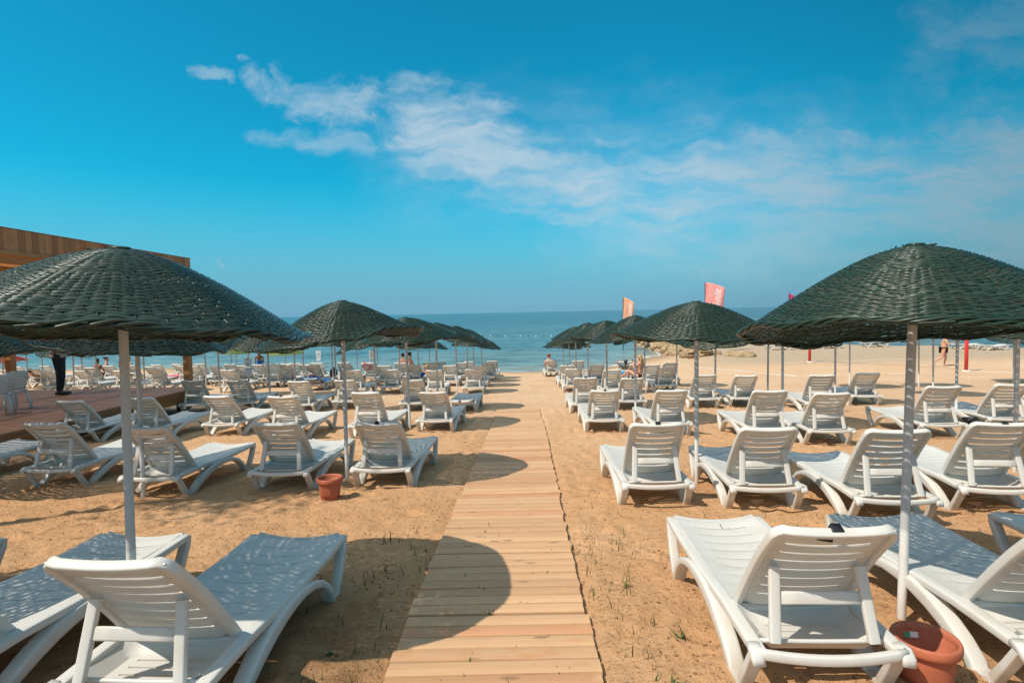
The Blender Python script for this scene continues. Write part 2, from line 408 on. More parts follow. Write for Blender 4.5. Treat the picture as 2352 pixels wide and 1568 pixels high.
# wet band at the water line
wet = maprange(t, math_(t, 'ADD', sp.outputs[2], math_(t, 'MULTIPLY', n1.outputs[0], 0.12)), SEA + 0.06, SEA + 0.2, 0.75, 0, True)
cc = mixc(t, wet, cc, (0.20, 0.145, 0.09))
cc = mixc(t, maprange(t, n2.outputs[0], 0.5, 0.76, 0, 0.48), cc, (0.34, 0.170, 0.070))
cc = mixc(t, maprange(t, n3.outputs[0], 0.62, 0.8, 0, 0.6), cc, (0.22, 0.12, 0.055))
cc = mixc(t, maprange(t, n3.outputs[0], 0.25, 0.38, 0.35, 0), cc, (0.68, 0.48, 0.29))
b.inputs['Roughness'].default_value = 0.9; b.inputs['Specular IOR Level'].default_value = 0.15
n5 = N(t, 'ShaderNodeTexNoise', i_Scale=34.0, i_Detail=4.0, i_Roughness=0.7); L(t, pos, n5.inputs['Vector'])
cr_ = maprange(t, n5.outputs[0], 0.56, 0.72, 0, 1, True)
hh = math_(t, 'ADD', math_(t, 'MULTIPLY', n2.outputs[0], 1.0), math_(t, 'ADD', math_(t, 'MULTIPLY', n3.outputs[0], 0.10), math_(t, 'MULTIPLY', cr_, -0.16)))
cc = mixc(t, math_(t, 'MULTIPLY', cr_, 0.38), cc, (0.26, 0.135, 0.055))
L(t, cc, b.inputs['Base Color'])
bp = N(t, 'ShaderNodeBump', i_Strength=1.0, i_Distance=0.06); L(t, hh, bp.inputs['Height']); L(t, bp.outputs[0], b.inputs['Normal'])

# sea
M_sea, t, b = newmat('sea_water')
g = N(t, 'ShaderNodeNewGeometry'); pos = g.outputs['Position']
sp = N(t, 'ShaderNodeSeparateXYZ'); L(t, pos, sp.inputs[0])
at = N(t, 'ShaderNodeAttribute'); at.attribute_name = 'depth'
def wave(scale, sx, det=3.0):
    mp = N(t, 'ShaderNodeMapping'); mp.inputs['Scale'].default_value = (sx, 1, 1); mp.inputs['Rotation'].default_value = (0, 0, R(rnd.uniform(-9, 9))); L(t, pos, mp.inputs[0])
    n = N(t, 'ShaderNodeTexNoise', i_Scale=scale, i_Detail=det, i_Roughness=0.55); L(t, mp.outputs[0], n.inputs['Vector']); return n.outputs[0]
w1 = wave(0.62, 0.55); w2 = wave(1.4, 0.5); w5 = wave(0.24, 0.55, 4.0); w3 = wave(0.11, 0.25); w4 = wave(0.03, 0.25, 4.0)
shallow = mixc(t, maprange(t, w3, 0.4, 0.6, 0, 1), (0.155, 0.235, 0.225), (0.19, 0.265, 0.245))
midc = mixc(t, maprange(t, w3, 0.4, 0.62, 0, 1), (0.055, 0.145, 0.170), (0.085, 0.185, 0.200))
deep = mixc(t, maprange(t, w4, 0.4, 0.6, 0, 1), (0.022, 0.095, 0.145), (0.034, 0.122, 0.172))
cc = mixc(t, maprange(t, at.outputs['Fac'], 0.1, 1.5, 0, 1, True), shallow, midc)
cc = mixc(t, maprange(t, sp.outputs[1], 60, 240, 0, 1, True), cc, deep)
strk = math_(t, 'MAXIMUM', math_(t, 'MULTIPLY', maprange(t, w1, 0.47, 0.36, 0, 1), maprange(t, w2, 0.35, 0.6, 0.4, 1)), math_(t, 'MULTIPLY', maprange(t, w5, 0.47, 0.36, 0, 1), maprange(t, w1, 0.40, 0.55, 0.25, 0.9)))  # shaded wave slopes painted into the water colour as dark streaks
cc = mixc(t, math_(t, 'MULTIPLY', strk, 0.8), cc, (0.016, 0.055, 0.070))
edge = maprange(t, math_(t, 'ADD', at.outputs['Fac'], math_(t, 'MULTIPLY', w1, 0.08)), 0.06, 0.3, 0.85, 0, True)
cc = mixc(t, edge, cc, (0.27, 0.27, 0.21))
fo = math_(t, 'MULTIPLY', maprange(t, math_(t, 'ADD', at.outputs['Fac'], math_(t, 'MULTIPLY', w2, 0.16)), 0.10, 0.14, 1, 0), maprange(t, sp.outputs[0], 4, 9, 0.25, 1))
cc = mixc(t, math_(t, 'MULTIPLY', fo, 0.8), cc, (0.75, 0.78, 0.77))
L(t, cc, b.inputs['Base Color'])
b.inputs['IOR'].default_value = 1.33; b.inputs['Roughness'].default_value = 0.16; b.inputs['Specular IOR Level'].default_value = 0.26
hs = math_(t, 'ADD', math_(t, 'ADD', math_(t, 'MULTIPLY', w1, 0.75), math_(t, 'MULTIPLY', w5, 1.2)), math_(t, 'ADD', math_(t, 'MULTIPLY', w2, 0.25), math_(t, 'MULTIPLY', w3, 0.9)))
bp = N(t, 'ShaderNodeBump', i_Strength=1.0, i_Distance=1.3); L(t, hs, bp.inputs['Height']); L(t, bp.outputs[0], b.inputs['Normal'])

M_terra = simple('terracotta', (0.42, 0.125, 0.065), 0.6, 0.3, 0.12, 8.0)
M_red = simple('red_paint', (0.58, 0.035, 0.03), 0.4)
M_white = simple('white_paint', (0.8, 0.8, 0.78), 0.45)
M_tape = simple('white_tape', (0.78, 0.74, 0.68), 0.8)
M_rock = simple('tan_rock', (0.33, 0.235, 0.135), 0.85, 0.2, 0.45, 2.3, 0.7, 9.0)
M_grey = simple('grey_metal', (0.25, 0.25, 0.25), 0.4)
M_skin = simple('skin', (0.46, 0.24, 0.155), 0.55, 0.35, 0.08, 12.0)
M_skin_tan = simple('tanned_skin', (0.22, 0.095, 0.052), 0.5, 0.35, 0.08, 12.0)
M_skin_pink = simple('pale_skin', (0.58, 0.30, 0.20), 0.55, 0.35, 0.08, 12.0)
M_eye = simple('dark_eyes', (0.02, 0.015, 0.012), 0.3)
M_hair_dark = simple('dark_hair', (0.012, 0.010, 0.009), 0.5, 0.4, 0.4, 60.0)
M_hair_red = simple('red_hair', (0.22, 0.035, 0.015), 0.5, 0.4, 0.4, 60.0)
M_hair_blonde = simple('blonde_hair', (0.42, 0.26, 0.11), 0.5, 0.4, 0.3, 60.0)
M_trouser = simple('charcoal_cloth', (0.028, 0.030, 0.036), 0.85, 0.2, 0.25, 30.0, 0.3, 40)
M_shirt = simple('pale_shirt_cloth', (0.45, 0.36, 0.35), 0.85, 0.2, 0.1, 14.0, 0.4, 25)
M_blue = simple('blue_cloth', (0.008, 0.13, 0.50), 0.85, 0.2, 0.25, 20.0, 0.4, 60)
M_cyan = simple('turquoise_cloth', (0.02, 0.36, 0.62), 0.8, 0.2, 0.2, 20.0)
M_darkcloth = simple('black_cloth', (0.012, 0.012, 0.016), 0.85, 0.2)
M_navy = simple('navy_cloth', (0.012, 0.02, 0.05), 0.85, 0.2)
M_shoe = simple('black_shoe', (0.010, 0.010, 0.011), 0.45)

# ------------------------------------------------------------------ ground sheet and sea
def lines(lo, hi, c0, c1, fine, grow=1.09, big=12.0):
    out = list(np.arange(c0, c1, fine)); s = fine; x = c1
    while x < hi: out.append(x); s = min(s * grow, big); x += s
    out.append(hi); s = fine; x = c0 - fine
    while x > lo: out.append(x); s = min(s * grow, big); x -= s
    out.append(lo); return sorted(out)
def noise2(x, y, s, sd_): return mnoise.noise(Vector((x * s + sd_, y * s - sd_ * 1.7, sd_)))
gx = lines(-420, 420, -5.2, 5.6, 0.045, 1.10, 30.0); gy = lines(-160, 420, 1.6, 9.0, 0.04, 1.045, 30.0)
feet = [(rnd.uniform(-7, 7), rnd.uniform(1.5, 15), rnd.uniform(0, 6.28), rnd.uniform(0.5, 1.0)) for _ in range(1500)]
GX = np.array(gx); GY = np.array(gy)
ZZ = np.zeros((len(gy), len(gx)))
for j, y in enumerate(gy):
    for i, x in enumerate(gx):
        z = ground(x, y)
        if -30 < x < 45 and -3 < y < 60:
            a = 1.0
            if y < 22 and abs(x) < 16:
                z += 0.020 * noise2(x, y, 1.1, 3.3) + 0.014 * noise2(x, y, 3.4, 8.1)
                if y < 12 and abs(x) < 7: z += 0.009 * noise2(x, y, 9.0, 5.5) + 0.004 * noise2(x, y, 22, 1.5)
            else: z += 0.025 * noise2(x, y, 0.8, 3.3)
        ZZ[j, i] = z
for fx, fy, fa, fs in feet:
    i0, i1 = np.searchsorted(GX, (fx - 0.3, fx + 0.3)); j0, j1 = np.searchsorted(GY, (fy - 0.3, fy + 0.3))
    if i1 <= i0 or j1 <= j0: continue
    X, Y = np.meshgrid(GX[i0:i1] - fx, GY[j0:j1] - fy)
    u = (X * math.cos(fa) + Y * math.sin(fa)) / 0.13; v = (-X * math.sin(fa) + Y * math.cos(fa)) / 0.06
    q = u * u + v * v
    ZZ[j0:j1, i0:i1] += fs * (-0.034 * np.exp(-q) + 0.013 * np.exp(-(np.sqrt(q) - 1.6) ** 2 / 0.18))
# sand lies level and just below the boards along the walkway
def path_x(y): return -0.195 + y * 0.022
def grid_mesh(name, xs, ys, zf):
    nx, ny = len(xs), len(ys)
    X, Y = np.meshgrid(xs, ys)
    vs = np.stack([X.ravel(), Y.ravel(), zf.ravel()], 1)
    idx = np.arange(nx * ny).reshape(ny, nx)
    fs = np.stack([idx[:-1, :-1].ravel(), idx[:-1, 1:].ravel(), idx[1:, 1:].ravel(), idx[1:, :-1].ravel()], 1)
    me = bpy.data.meshes.new(name); me.from_pydata(vs.tolist(), [], fs.tolist()); me.update()
    me.polygons.foreach_set('use_smooth', [True] * len(me.polygons)); return me
WALK_HW = 0.562
for j, y in enumerate(gy):
    if y > 15.4: break
    for i, x in enumerate(gx):
        dxp = abs(x - path_x(y))
        if dxp < WALK_HW + 0.12:
            w = 1 - sst(WALK_HW - 0.06, WALK_HW + 0.12, dxp)
            ZZ[j, i] = ZZ[j, i] * (1 - w) + (ground(x, y) - 0.03) * w
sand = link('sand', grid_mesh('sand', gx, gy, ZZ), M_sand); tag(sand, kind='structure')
def zsand(x, y):
    i = min(max(int(np.searchsorted(GX, x)), 1), len(gx) - 1); j = min(max(int(np.searchsorted(GY, y)), 1), len(gy) - 1)
    fx = (x - GX[i - 1]) / (GX[i] - GX[i - 1]); fy = (y - GY[j - 1]) / (GY[j] - GY[j - 1])
    return (ZZ[j-1, i-1] * (1-fx) + ZZ[j-1, i] * fx) * (1-fy) + (ZZ[j, i-1] * (1-fx) + ZZ[j, i] * fx) * fy

sx = lines(-30000, 30000, -24, 30, 0.7, 1.25, 6000); sy = lines(28, 40000, 28.5, 62, 0.4, 1.12, 6000)
me = grid_mesh('sea', sx, sy, np.full((len(sy), len(sx)), SEA))
dep = [max(-0.2, min(3.0, SEA - ground(x, y) - 0.02 * noise2(x, y, 0.8, 3.3))) for y in sy for x in sx]
a = me.attributes.new('depth', 'FLOAT', 'POINT'); a.data.foreach_set('value', dep)
sea = link('sea', me, M_sea); tag(sea, kind='structure')

# ------------------------------------------------------------------ boardwalk
def build_walk():
    b = MB(); y = 0.2; r = random.Random(3); k = 0
    seams = [3.62, 6.4, 9.3, 12.9]; off = 0.0; offs = {}
    side = MB()
    while y < 15.0:
        w = 0.132 + r.uniform(-0.006, 0.006)
        for s in seams:
            if y < s <= y + w: off = r.uniform(-0.022, 0.022); y += 0.012
        yc = y + w / 2; xc = path_x(yc) + off + r.uniform(-0.006, 0.006)
        hw = WALK_HW + r.uniform(-0.007, 0.007); zt = ground(xc, yc) + 0.022 + r.uniform(-0.003, 0.003)
        tilt = r.uniform(-0.004, 0.004); dy = 0.055 * w / 2; nseg = 8
        prof = [(-0.5, -0.034), (-0.5, -0.012), (-0.47, -0.004), (-0.36, 0.0), (0.36, 0.0), (0.47, -0.004), (0.5, -0.012), (0.5, -0.034)]
        vs = []
        bow = r.uniform(-0.003, 0.003)
        for i in range(nseg + 1):
            tt = i / nseg * 2 - 1
            for (py, pz) in prof:
                yl = py * (w - 0.008); vs.append((xc + tt * hw, yc + yl + bow * (1 - tt * tt), zt + pz - 0.055 * yl + tilt * tt))
        n = len(prof); fs = []
        for i in range(nseg):
            for j in range(n - 1):
                fs.append((i * n + j, (i + 1) * n + j, (i + 1) * n + j + 1, i * n + j + 1))
        fs.append(tuple(range(n))); fs.append(tuple(reversed([nseg * n + j for j in range(n)])))
        b.add(vs, fs); y += w
    root = empty('boardwalk', (0, 0, 0)); tag(root, 'pale pine boardwalk of cross planks leading over the sand to the sea', 'boardwalk')
    me = b.mesh('planks', fix=True); autosmooth(me, 40); link('planks', me, M_walk, root)
    st = MB()
    for dx in (-0.43, 0.43):
        pts = [(path_x(q) + dx, q, ground(path_x(q), q) - 0.020) for q in np.linspace(0.2, 15.0, 12)]
        st.sweep(pts, 0.05, 0.03, (1, 0, 0), 0, 4, 20)
    st.build('bearer', M_edge, root, smooth=False)
build_walk()

# ------------------------------------------------------------------ sun lounger prototype
HINGE = (0.436, 0.296)
def YM(y): return y * 0.703 if y <= 0.62 else 0.436 + (y - 0.62) * 1.031
def SW(b_, path, w, h, side, n=16, power=5.5): b_.sweep([(p[0], YM(p[1]), p[2]) for p in path], w, h, side, n=n, power=power)
def slotted(b_, ulines, vlines, slots, sl, fn):
    """grid surface; cells whose v-range is in a slot and |u|<=sl are left open"""
    base = len(b_.v); nu = len(ulines)
    for v in vlines:
        for u in ulines: b_.v.append(tuple(fn(u, v)))
    for j in range(len(vlines) - 1):
        vm = (vlines[j] + vlines[j + 1]) / 2; inslot = any(a < vm < c for a, c in slots)
        for i in range(nu - 1):
            um = (ulines[i] + ulines[i + 1]) / 2
            if inslot and abs(um) < sl: continue
            b_.f.append((base + j * nu + i, base + j * nu + i + 1, base + (j + 1) * nu + i + 1, base + (j + 1) * nu + i)); b_.m.append(0)
def solid(b_, name, th, bevel=0.0):
    me = b_.mesh(name, False)
    mods = [('SOLIDIFY', dict(thickness=th, offset=0.0))]
    out = bake(me, mods); out.name = name; autosmooth(out, 38); return out
def rail_z(y):
    ys = [0.02, .3, .62, .9, 1.2, 1.5, 1.75, 1.90]; zs = [.262, .272, .286, .292, .302, .318, .336, .358]
    return float(np.interp(y, ys, zs))
def side_frame_mesh(s):
    b_ = MB(); x = s * 0.326
    def p(y, z, dx=0): return (x + s * dx, y, z)
    rl = [(1.762, .340), (1.74, .344), (1.64, .334), (1.45, .315), (1.24, .301), (1.03, .293), (.73, .287), (.436, .283), (.22, .268), (.05, .254), (.0, .250)]
    b_.sweep([p(y, z) for y, z in rl], 0.070, [.03, .045] + [.048] * 7 + [.044, .042], (1, 0, 0), n=16, power=5.5)
    b_.sweep([p(1.746, .355, 0), p(1.735, .30, .004), p(1.665, .16, .008), p(1.585, .045, .012), p(1.555, -.02, .012)], 0.068, [.05, .058, .055, .05, .05], (1, 0, 0), n=16, power=5.5)
    b_.sweep([p(1.60, .016, .012), p(1.56, .0, .012), p(1.50, .0, .012), p(1.455, .016, .012)], 0.068, 0.05, (1, 0, 0), n=16, power=5.5)
    arch = [(1.475, -.01), (1.430, .075), (1.365, .145), (1.27, .205), (1.15, .243), (1.02, .262), (.88, .260), (.74, .240), (.61, .205), (.49, .155), (.38, .095), (.30, .035), (.27, -.02)]
    b_.sweep([p(y, z, .014) for y, z in arch], 0.088, [.044, .044, .046, .048, .052, .060, .074, .088, .092, .088, .076, .064, .055], (1, 0, 0), n=16, power=5.5)
    b_.sweep([p(.30, .012, .014), p(.26, .0, .014), p(.21, .0, .014), p(.165, .014, .014)], 0.080, 0.05, (1, 0, 0), n=16, power=5.5)
    b_.sweep([p(.185, -.02, .014), p(.155, .04, .012), p(.085, .14, .008), p(.03, .225, .004), (x, .0, .250)], 0.072, [.05, .046, .042, .042, .045], (1, 0, 0), n=16, power=5.5)
    me = b_.mesh('side_frame', True, True); autosmooth(me, 42); return me
def seat_mesh():
    b_ = MB(); sl = 0.19; hw = 0.302
    ul = [-hw, -.285, -.24, -sl, -.14, -.07, 0, .07, .14, sl, .24, .285, hw]
    slots = [(0.75 + 0.125 * k, 0.7575 + 0.125 * k) for k in range(9)]
    vl = [.60, .63, .66]
    for a, c in slots: vl += [a - .05, a - .012, a, c, c + .012]
    vl += [1.84, 1.865, 1.885, 1.90]; vl = sorted(set(round(q, 4) for q in vl))
    def fn(u, v):
        sag = 0.034 * (1 - (u / hw) ** 2)
        z = rail_z(v) + 0.012 - sag
        k = min(abs(v - (a + c) / 2) for a, c in slots)
        z -= 0.0028 * max(0, 1 - k / 0.012) * (1 if abs(u) < 0.2 else 0)
        if v > 1.85: z -= (v - 1.85) ** 2 * 8
        vv_ = v - 0.018 * (1 - (u / hw) ** 2) * (1 if v > 0.7 else 0)
        return (u, YM(vv_), z)
    slotted(b_, ul, vl, slots, sl, fn)
    # front lip of the foot end
    lip = [(u, YM(1.902) - 0.018 * (1 - (u / hw) ** 2), 0.352 - 0.034 * (1 - (u / hw) ** 2)) for u in np.linspace(-hw, hw, 13)]
    out = solid(b_, 'seat', 0.011)
    b2 = MB(); b2.sweep(lip, 0.05, 0.022, (0, 0, 1), n=8); b2.sweep([(u, YM(.605), .282 - 0.026 * (1 - (u / hw) ** 2)) for u in np.linspace(-hw, hw, 9)], 0.05, 0.03, (0, 0, 1), n=8)
    return join(out, b2.mesh('x', True, True))
def join(a, c):
    bm = bmesh.new(); bm.from_mesh(a); bm.from_mesh(c); o = bpy.data.meshes.new(a.name); bm.to_mesh(o); bm.free()
    o.polygons.foreach_set('use_smooth', [True] * len(o.polygons)); o.set_sharp_from_angle(angle=R(50)); return o
BACK_L = 0.758
def back_frame(alpha):
    hy, hz = HINGE
    d = Vector((0, -math.cos(alpha), math.sin(alpha))); n_ = Vector((0, math.sin(alpha), math.cos(alpha)))
    return Vector((0, hy, hz)), d, n_
def back_mesh(alpha):
    o, d, nn = back_frame(alpha); b_ = MB(); sl = 0.195
    hwf = lambda v: 0.272 - 0.010 * v
    ul = [-1, -.93, -.84, -.74, -.5, -.25, 0, .25, .5, .74, .84, .93, 1]
    slots = [(0.110 + 0.088 * k, 0.130 + 0.088 * k) for k in range(7)]
    vl = [0.0, .03, .07, .11]
    for k, (a, c) in enumerate(slots):
        nx = slots[k + 1][0] if k + 1 < len(slots) else BACK_L - 0.02
        vl += [a, c] + [c + (nx - c) * q for q in (.08, .25, .5, .75, .92)]
    vl += [BACK_L - 0.02, BACK_L]; vl = sorted(set(round(q, 4) for q in vl))
    def roll(v):
        for k in range(len(slots) + 1):
            a = slots[k - 1][1] if k > 0 else 0.0; c = slots[k][0] if k < len(slots) else BACK_L
            if a <= v <= c: return max(0, math.sin(math.pi * (v - a) / (c - a)))
        return 0
    def curve(v): return 0.035 * math.sin(math.pi * min(1, v / BACK_L)) * 0.6 - 0.02 * max(0, (v - 0.5) / 0.25)
    def fn(u, v):
        x = u * hwf(v)
        k = -0.020 * roll(v) * (1 if abs(u) < 0.8 else 0) - 0.014 * (1 - u * u) + curve(v) * 0.6
        return o + d * (v - 0.010 * (1 - u * u)) + nn * k + Vector((x, 0, 0))
    slotted(b_, ul, vl, slots, 0.745, fn)
    out = solid(b_, 'backrest', 0.0055)
    b2 = MB(); rim = []; sides = []
    def rp(u, v, extra=0): return o + d * v + nn * (curve(v) * 0.6) + Vector((u * (hwf(v) + 0.006), 0, 0))
    for v in np.linspace(0.0, 0.700, 10): rim.append(rp(-1, v))
    for q in (20, 45, 70): rim.append(rp(-1, .700) + d * (.055 * math.sin(R(q))) + Vector((.055 * (1 - math.cos(R(q))), 0, 0)))
    for u in np.linspace(-.74, .74, 9): rim.append(rp(u, BACK_L + 0.004) - d * (0.012 * (1 - u * u)) - nn * 0.012 * (1 - u * u))
    for q in (70, 45, 20): rim.append(rp(1, .700) + d * (.055 * math.sin(R(q))) - Vector((.055 * (1 - math.cos(R(q))), 0, 0)))
    for v in np.linspace(0.700, 0.0, 10): rim.append(rp(1, v))
    b2.sweep(rim, 0.048, 0.034, tuple(nn), n=14, power=4.5)
    return join(out, b2.mesh('x', True, True))
def prop_leg_mesh(alpha, s, low=(0.05, 0.272)):
    o, d, nn = back_frame(alpha); top = o + d * 0.45 - nn * 0.025; b_ = MB()
    lo = Vector((0, low[0], low[1])); x = s * 0.205
    a = top + Vector((x, 0, 0)); c = lo + Vector((s * 0.232, 0, 0)); ax = (c - a).normalized()
    b_.sweep([a, a.lerp(c, .5), c], 0.052, 0.032, (1, 0, 0), n=12, power=6)
    side = ax.cross(Vector((1, 0, 0)))
    if side.y < 0: side = -side
    for k in (0.52, 0.62, 0.72):
        b_.box(a.lerp(c, k) + side * 0.018, (0.028, 0.03, 0.03), rot=Vector((0, 0, 1)).rotation_difference(ax).to_matrix())
    return autosmooth(b_.mesh('prop_leg', True, True), 50)
def prop_strap_mesh(alpha, low=(0.05, 0.272)):
    o, d, nn = back_frame(alpha); top = o + d * 0.45 - nn * 0.025; lo = Vector((0, low[0], low[1])); c = top.lerp(lo, 0.42); b_ = MB()
    ax = (lo - top).normalized()
    b_.sweep([c + Vector((x, 0, 0)) for x in (-.212, -.1, 0, .1, .212)], 0.062, 0.016, tuple(ax), n=8, power=6)
    return b_.mesh('prop_strap', True, True)
def rear_bar_mesh():
    b_ = MB()
    pts = [(x, -0.005 - 0.034 * (1 - (x / .34) ** 2), 0.252 - 0.016 * (1 - (x / .34) ** 2)) for x in np.linspace(-.345, .345, 13)]
    hs = [.05] + [.046] * 11 + [.05]; b_.sweep(pts, hs, 0.04, (0, 0, 1), n=14, power=4)
    for s in (-1, 1):
        b_.sweep([(s * .338, .05, .264), (s * .343, .0, .257), (s * .343, -.022, .236), (s * .339, -.026, .204)], 0.062, 0.04, (1, 0, 0), n=12, power=4)
    b_.tube([(x, .09, .264 - .006 * (1 - (x / .3) ** 2)) for x in np.linspace(-.3, .3, 7)], 0.011, 8)
    return b_.mesh('rear_bar', True, True)
def tray_mesh():
    b_ = MB(); hw = 0.292; ul = [-hw, -.26, -.225, -.17, -.08, 0, .08, .17, .225, .26, hw]
    slots = [(0.135 + 0.062 * k, 0.147 + 0.062 * k) for k in range(4)]
    vl = [.10, .12]
    for a, c in slots: vl += [a, c, (a + c) / 2 + .03]
    vl += [.38, .42]; vl = sorted(set(round(q, 4) for q in vl))
    def fn(u, v):
        z = 0.215 if abs(u) <= .226 else 0.215 + 0.055 * (abs(u) - .225) / (hw - .225)
        if v > .37: z += 0.05 * (v - .37) / .05
        if v < .115: z += 0.03
        return (u, v, z)
    slotted(b_, ul, vl, slots, .17, fn); return solid(b_, 'tray', 0.009)
def clip_mesh(alpha):
    o, d, nn = back_frame(alpha); b_ = MB(); c = o + d * (BACK_L - 0.002) - nn * 0.004
    rm = Vector((0, 0, 1)).rotation_difference(nn).to_matrix()
    b_.box(c, (0.055, 0.04, 0.044), rot=rm, taper=0.8); b_.ball(c + nn * 0.018, (0.016, 0.014, 0.012), 0, 8, 6)
    me = bake(b_.mesh('clip', False, True), [('BEVEL', dict(width=0.006, segments=2))]); me.name = 'clip'; return autosmooth(me, 60)
SHARED = dict(seat=seat_mesh(), sl=side_frame_mesh(-1), sr=side_frame_mesh(1), bar=rear_bar_mesh(), tray=tray_mesh())
def make_proto(alpha, props=True):
    r = empty('sun_lounger'); d = {}
    link('seat', SHARED['seat'], M_plastic, r); link('side_frame', SHARED['sl'], M_plastic, r); link('side_frame', SHARED['sr'], M_plastic, r)
    link('rear_bar', SHARED['bar'], M_plastic, r); link('tray', SHARED['tray'], M_plastic, r)
    link('backrest', back_mesh(alpha), M_plastic, r)
    if props:
        low = (0.05, 0.272) if alpha < R(53) else (0.15, 0.276)
        for s in (-1, 1): link('prop_leg', prop_leg_mesh(alpha, s, low), M_plastic, r)
        link('prop_strap', prop_strap_mesh(alpha, low), M_plastic, r)
    return r
ALPHA = R(47.9)
PROTO = {'up': make_proto(ALPHA), 'flat': make_proto(R(3), False), 'half': make_proto(R(14)), 'tall': make_proto(R(62)), 'low': make_proto(R(44.5)), 'high': make_proto(R(51.5))}
CLIP = {'up': clip_mesh(ALPHA), 'flat': clip_mesh(R(3)), 'half': clip_mesh(R(14)), 'tall': clip_mesh(R(62)), 'low': clip_mesh(R(44.5)), 'high': clip_mesh(R(51.5))}
for me in CLIP.values(): me.materials.append(M_black)
used_proto = set(); LOUNGERS = []
ORD = ['first', 'second', 'third', 'fourth', 'fifth', 'sixth', 'seventh', 'eighth', 'ninth', 'tenth', 'eleventh', 'twelfth', 'thirteenth', 'fourteenth', 'fifteenth']
def lounger(p, head=0.0, kind='up', clip=False, row=None, side=None, label=None, group='white sun loungers set out in rows on the sand', flatground=False):
    src = PROTO[kind]
    if kind in used_proto: o = copy_tree(src)
    else: o = src; used_proto.add(kind)
    o.location = (p.x, p.y, ground(p.x, p.y) - 0.006)
    slope = math.atan((ground(p.x, p.y + 1.6) - ground(p.x, p.y)) / 1.6)
    o.rotation_euler = (0 if flatground else slope, 0, -R(head))
    tag(o, label, 'sun lounger', group)
    LOUNGERS.append(dict(o=o, row=row, side=side, kind=kind, clip=clip, x=p.x, y=p.y, label=label)); return o
ZT = {'up': HINGE[1] + BACK_L * math.sin(ALPHA), 'tall': HINGE[1] + BACK_L * math.sin(R(62)), 'half': HINGE[1] + BACK_L * math.sin(R(14)), 'flat': 0.30, 'low': HINGE[1] + BACK_L * math.sin(R(44.5)), 'high': HINGE[1] + BACK_L * math.sin(R(51.5))}

YT = {'up': HINGE[0] - BACK_L * math.cos(ALPHA), 'tall': HINGE[0] - BACK_L * math.cos(R(62)), 'half': HINGE[0] - BACK_L * math.cos(R(14)), 'flat': -0.24, 'low': HINGE[0] - BACK_L * math.cos(R(44.5)), 'high': HINGE[0] - BACK_L * math.cos(R(51.5))}
def from_top(px, py, kind='up'):
    p = solve(px, py, ZT[kind]); return Vector((p.x, p.y - YT[kind], 0))
def at_d(px, d, kind='up'):
    p = at_depth(px, d, ZT[kind]); return Vector((p.x, p.y - YT[kind], 0))

V2 = lambda x, y: Vector((x, y, 0))
SPEC = []   # (row, side, point, heading, kind, clip)
def put(row, side, pts, head=0.0, kind='up', clips=()):
    for i, q in enumerate(pts):
        if 2 <= row <= 6 and not isinstance(q, Vector) and len(q) == 2: q = (q[0], q[1], rnd.choice(('up', 'low', 'high', 'up')))
        SPEC.append([row, side, from_top(q[0], q[1], q[2] if len(q) > 2 and isinstance(q[2], str) else kind) if not isinstance(q, Vector) else q,
                     head[i] if isinstance(head, (list, tuple)) else head, q[2] if not isinstance(q, Vector) and len(q) > 2 else kind, i in clips])
put(1, 'R', [V2(1.46, 2.573), V2(2.70, 2.55), V2(4.0, 2.52)], [1.3, 1.0, 0.5], clips=(0,))
put(1, 'L', [V2(-1.72, 2.36), V2(-2.95, 2.45), V2(-4.3, 2.45)], [4.5, 4.5, 4])
put(2, 'R', [(1513.4, 973), (1773, 983), (2073, 988), (2316, 972)], [1.8, 3.5, 5, 7], clips=(0, 3))
put(2, 'L', [(865, 971.5), (628, 971.5), (326, 981), (93.7, 971.5), (-215, 975)], 3.5, clips=(0,))
put(3, 'R', [(1391, 896), (1545.5, 895.5), (1772.2, 896.8), (1916.7, 902.2), (2173.7, 887), (2333, 882)], [1, 2, 3, 4, 6, 8], clips=(0,))
put(3, 'R', [V2(11.2, 10.6)], 10)
put(3, 'L', [(993.4, 900), (837, 901), (644, 909.7), (495, 909), (317, 913), (155, 921)], 3.5, clips=(2,))
put(4, 'R', [(1346, 867), (1453.7, 868), (1622, 860.5), (1716.7, 861.8), (1891.6, 860.9), (1998, 856.4)], [2, 2, 4, 6, 6, 10], clips=(0, 1))
put(4, 'L', [(1058, 923, 'flat'), (946.6, 872), (789.6, 872.4), (682.6, 875), (543, 873), (438, 873.3)], [2, 0, 0, 0, 0, -3], clips=(0, 5))
put(5, 'R', [(1318, 846.8), (1407.4, 848.7), (1531.5, 845)], [2, 0, 4])
put(5, 'L', [(1085.6, 847.5), (996.2, 850), (895.4, 848.5), (809.2, 849.4), (713, 868.5, 'half'), (622.5, 835.4, 'tall'), (521, 849), (442, 840.5)], 0, clips=(1, 6))
put(6, 'R', [(1304, 838.4), (1372.4, 838), (1463.8, 835.6), (1499.8, 837.4), (1541.4, 833.7)], [2, 0, 0, -2, 4], clips=(0,))
put(6, 'L', [(1099.3, 839.2), (1032.4, 839), (950.3, 837.7), (881.9, 839.6), (791.4, 838), (717.3, 838), (650, 838), (589, 837), (555, 839)], 0)
put(7, 'R', [(1267.4, 826.8), (1328.7, 828)], 0)
SPEC.append([7, 'R', at_d(1437, 24.5), 14, 'up', False])
put(7, 'L', [(1121.4, 833), (1059.4, 832.7), (985.2, 832.5), (919, 833), (848.2, 833.6), (788.2, 832.1), (657.6, 835), (700, 836.5), (527, 836.5)], 0)
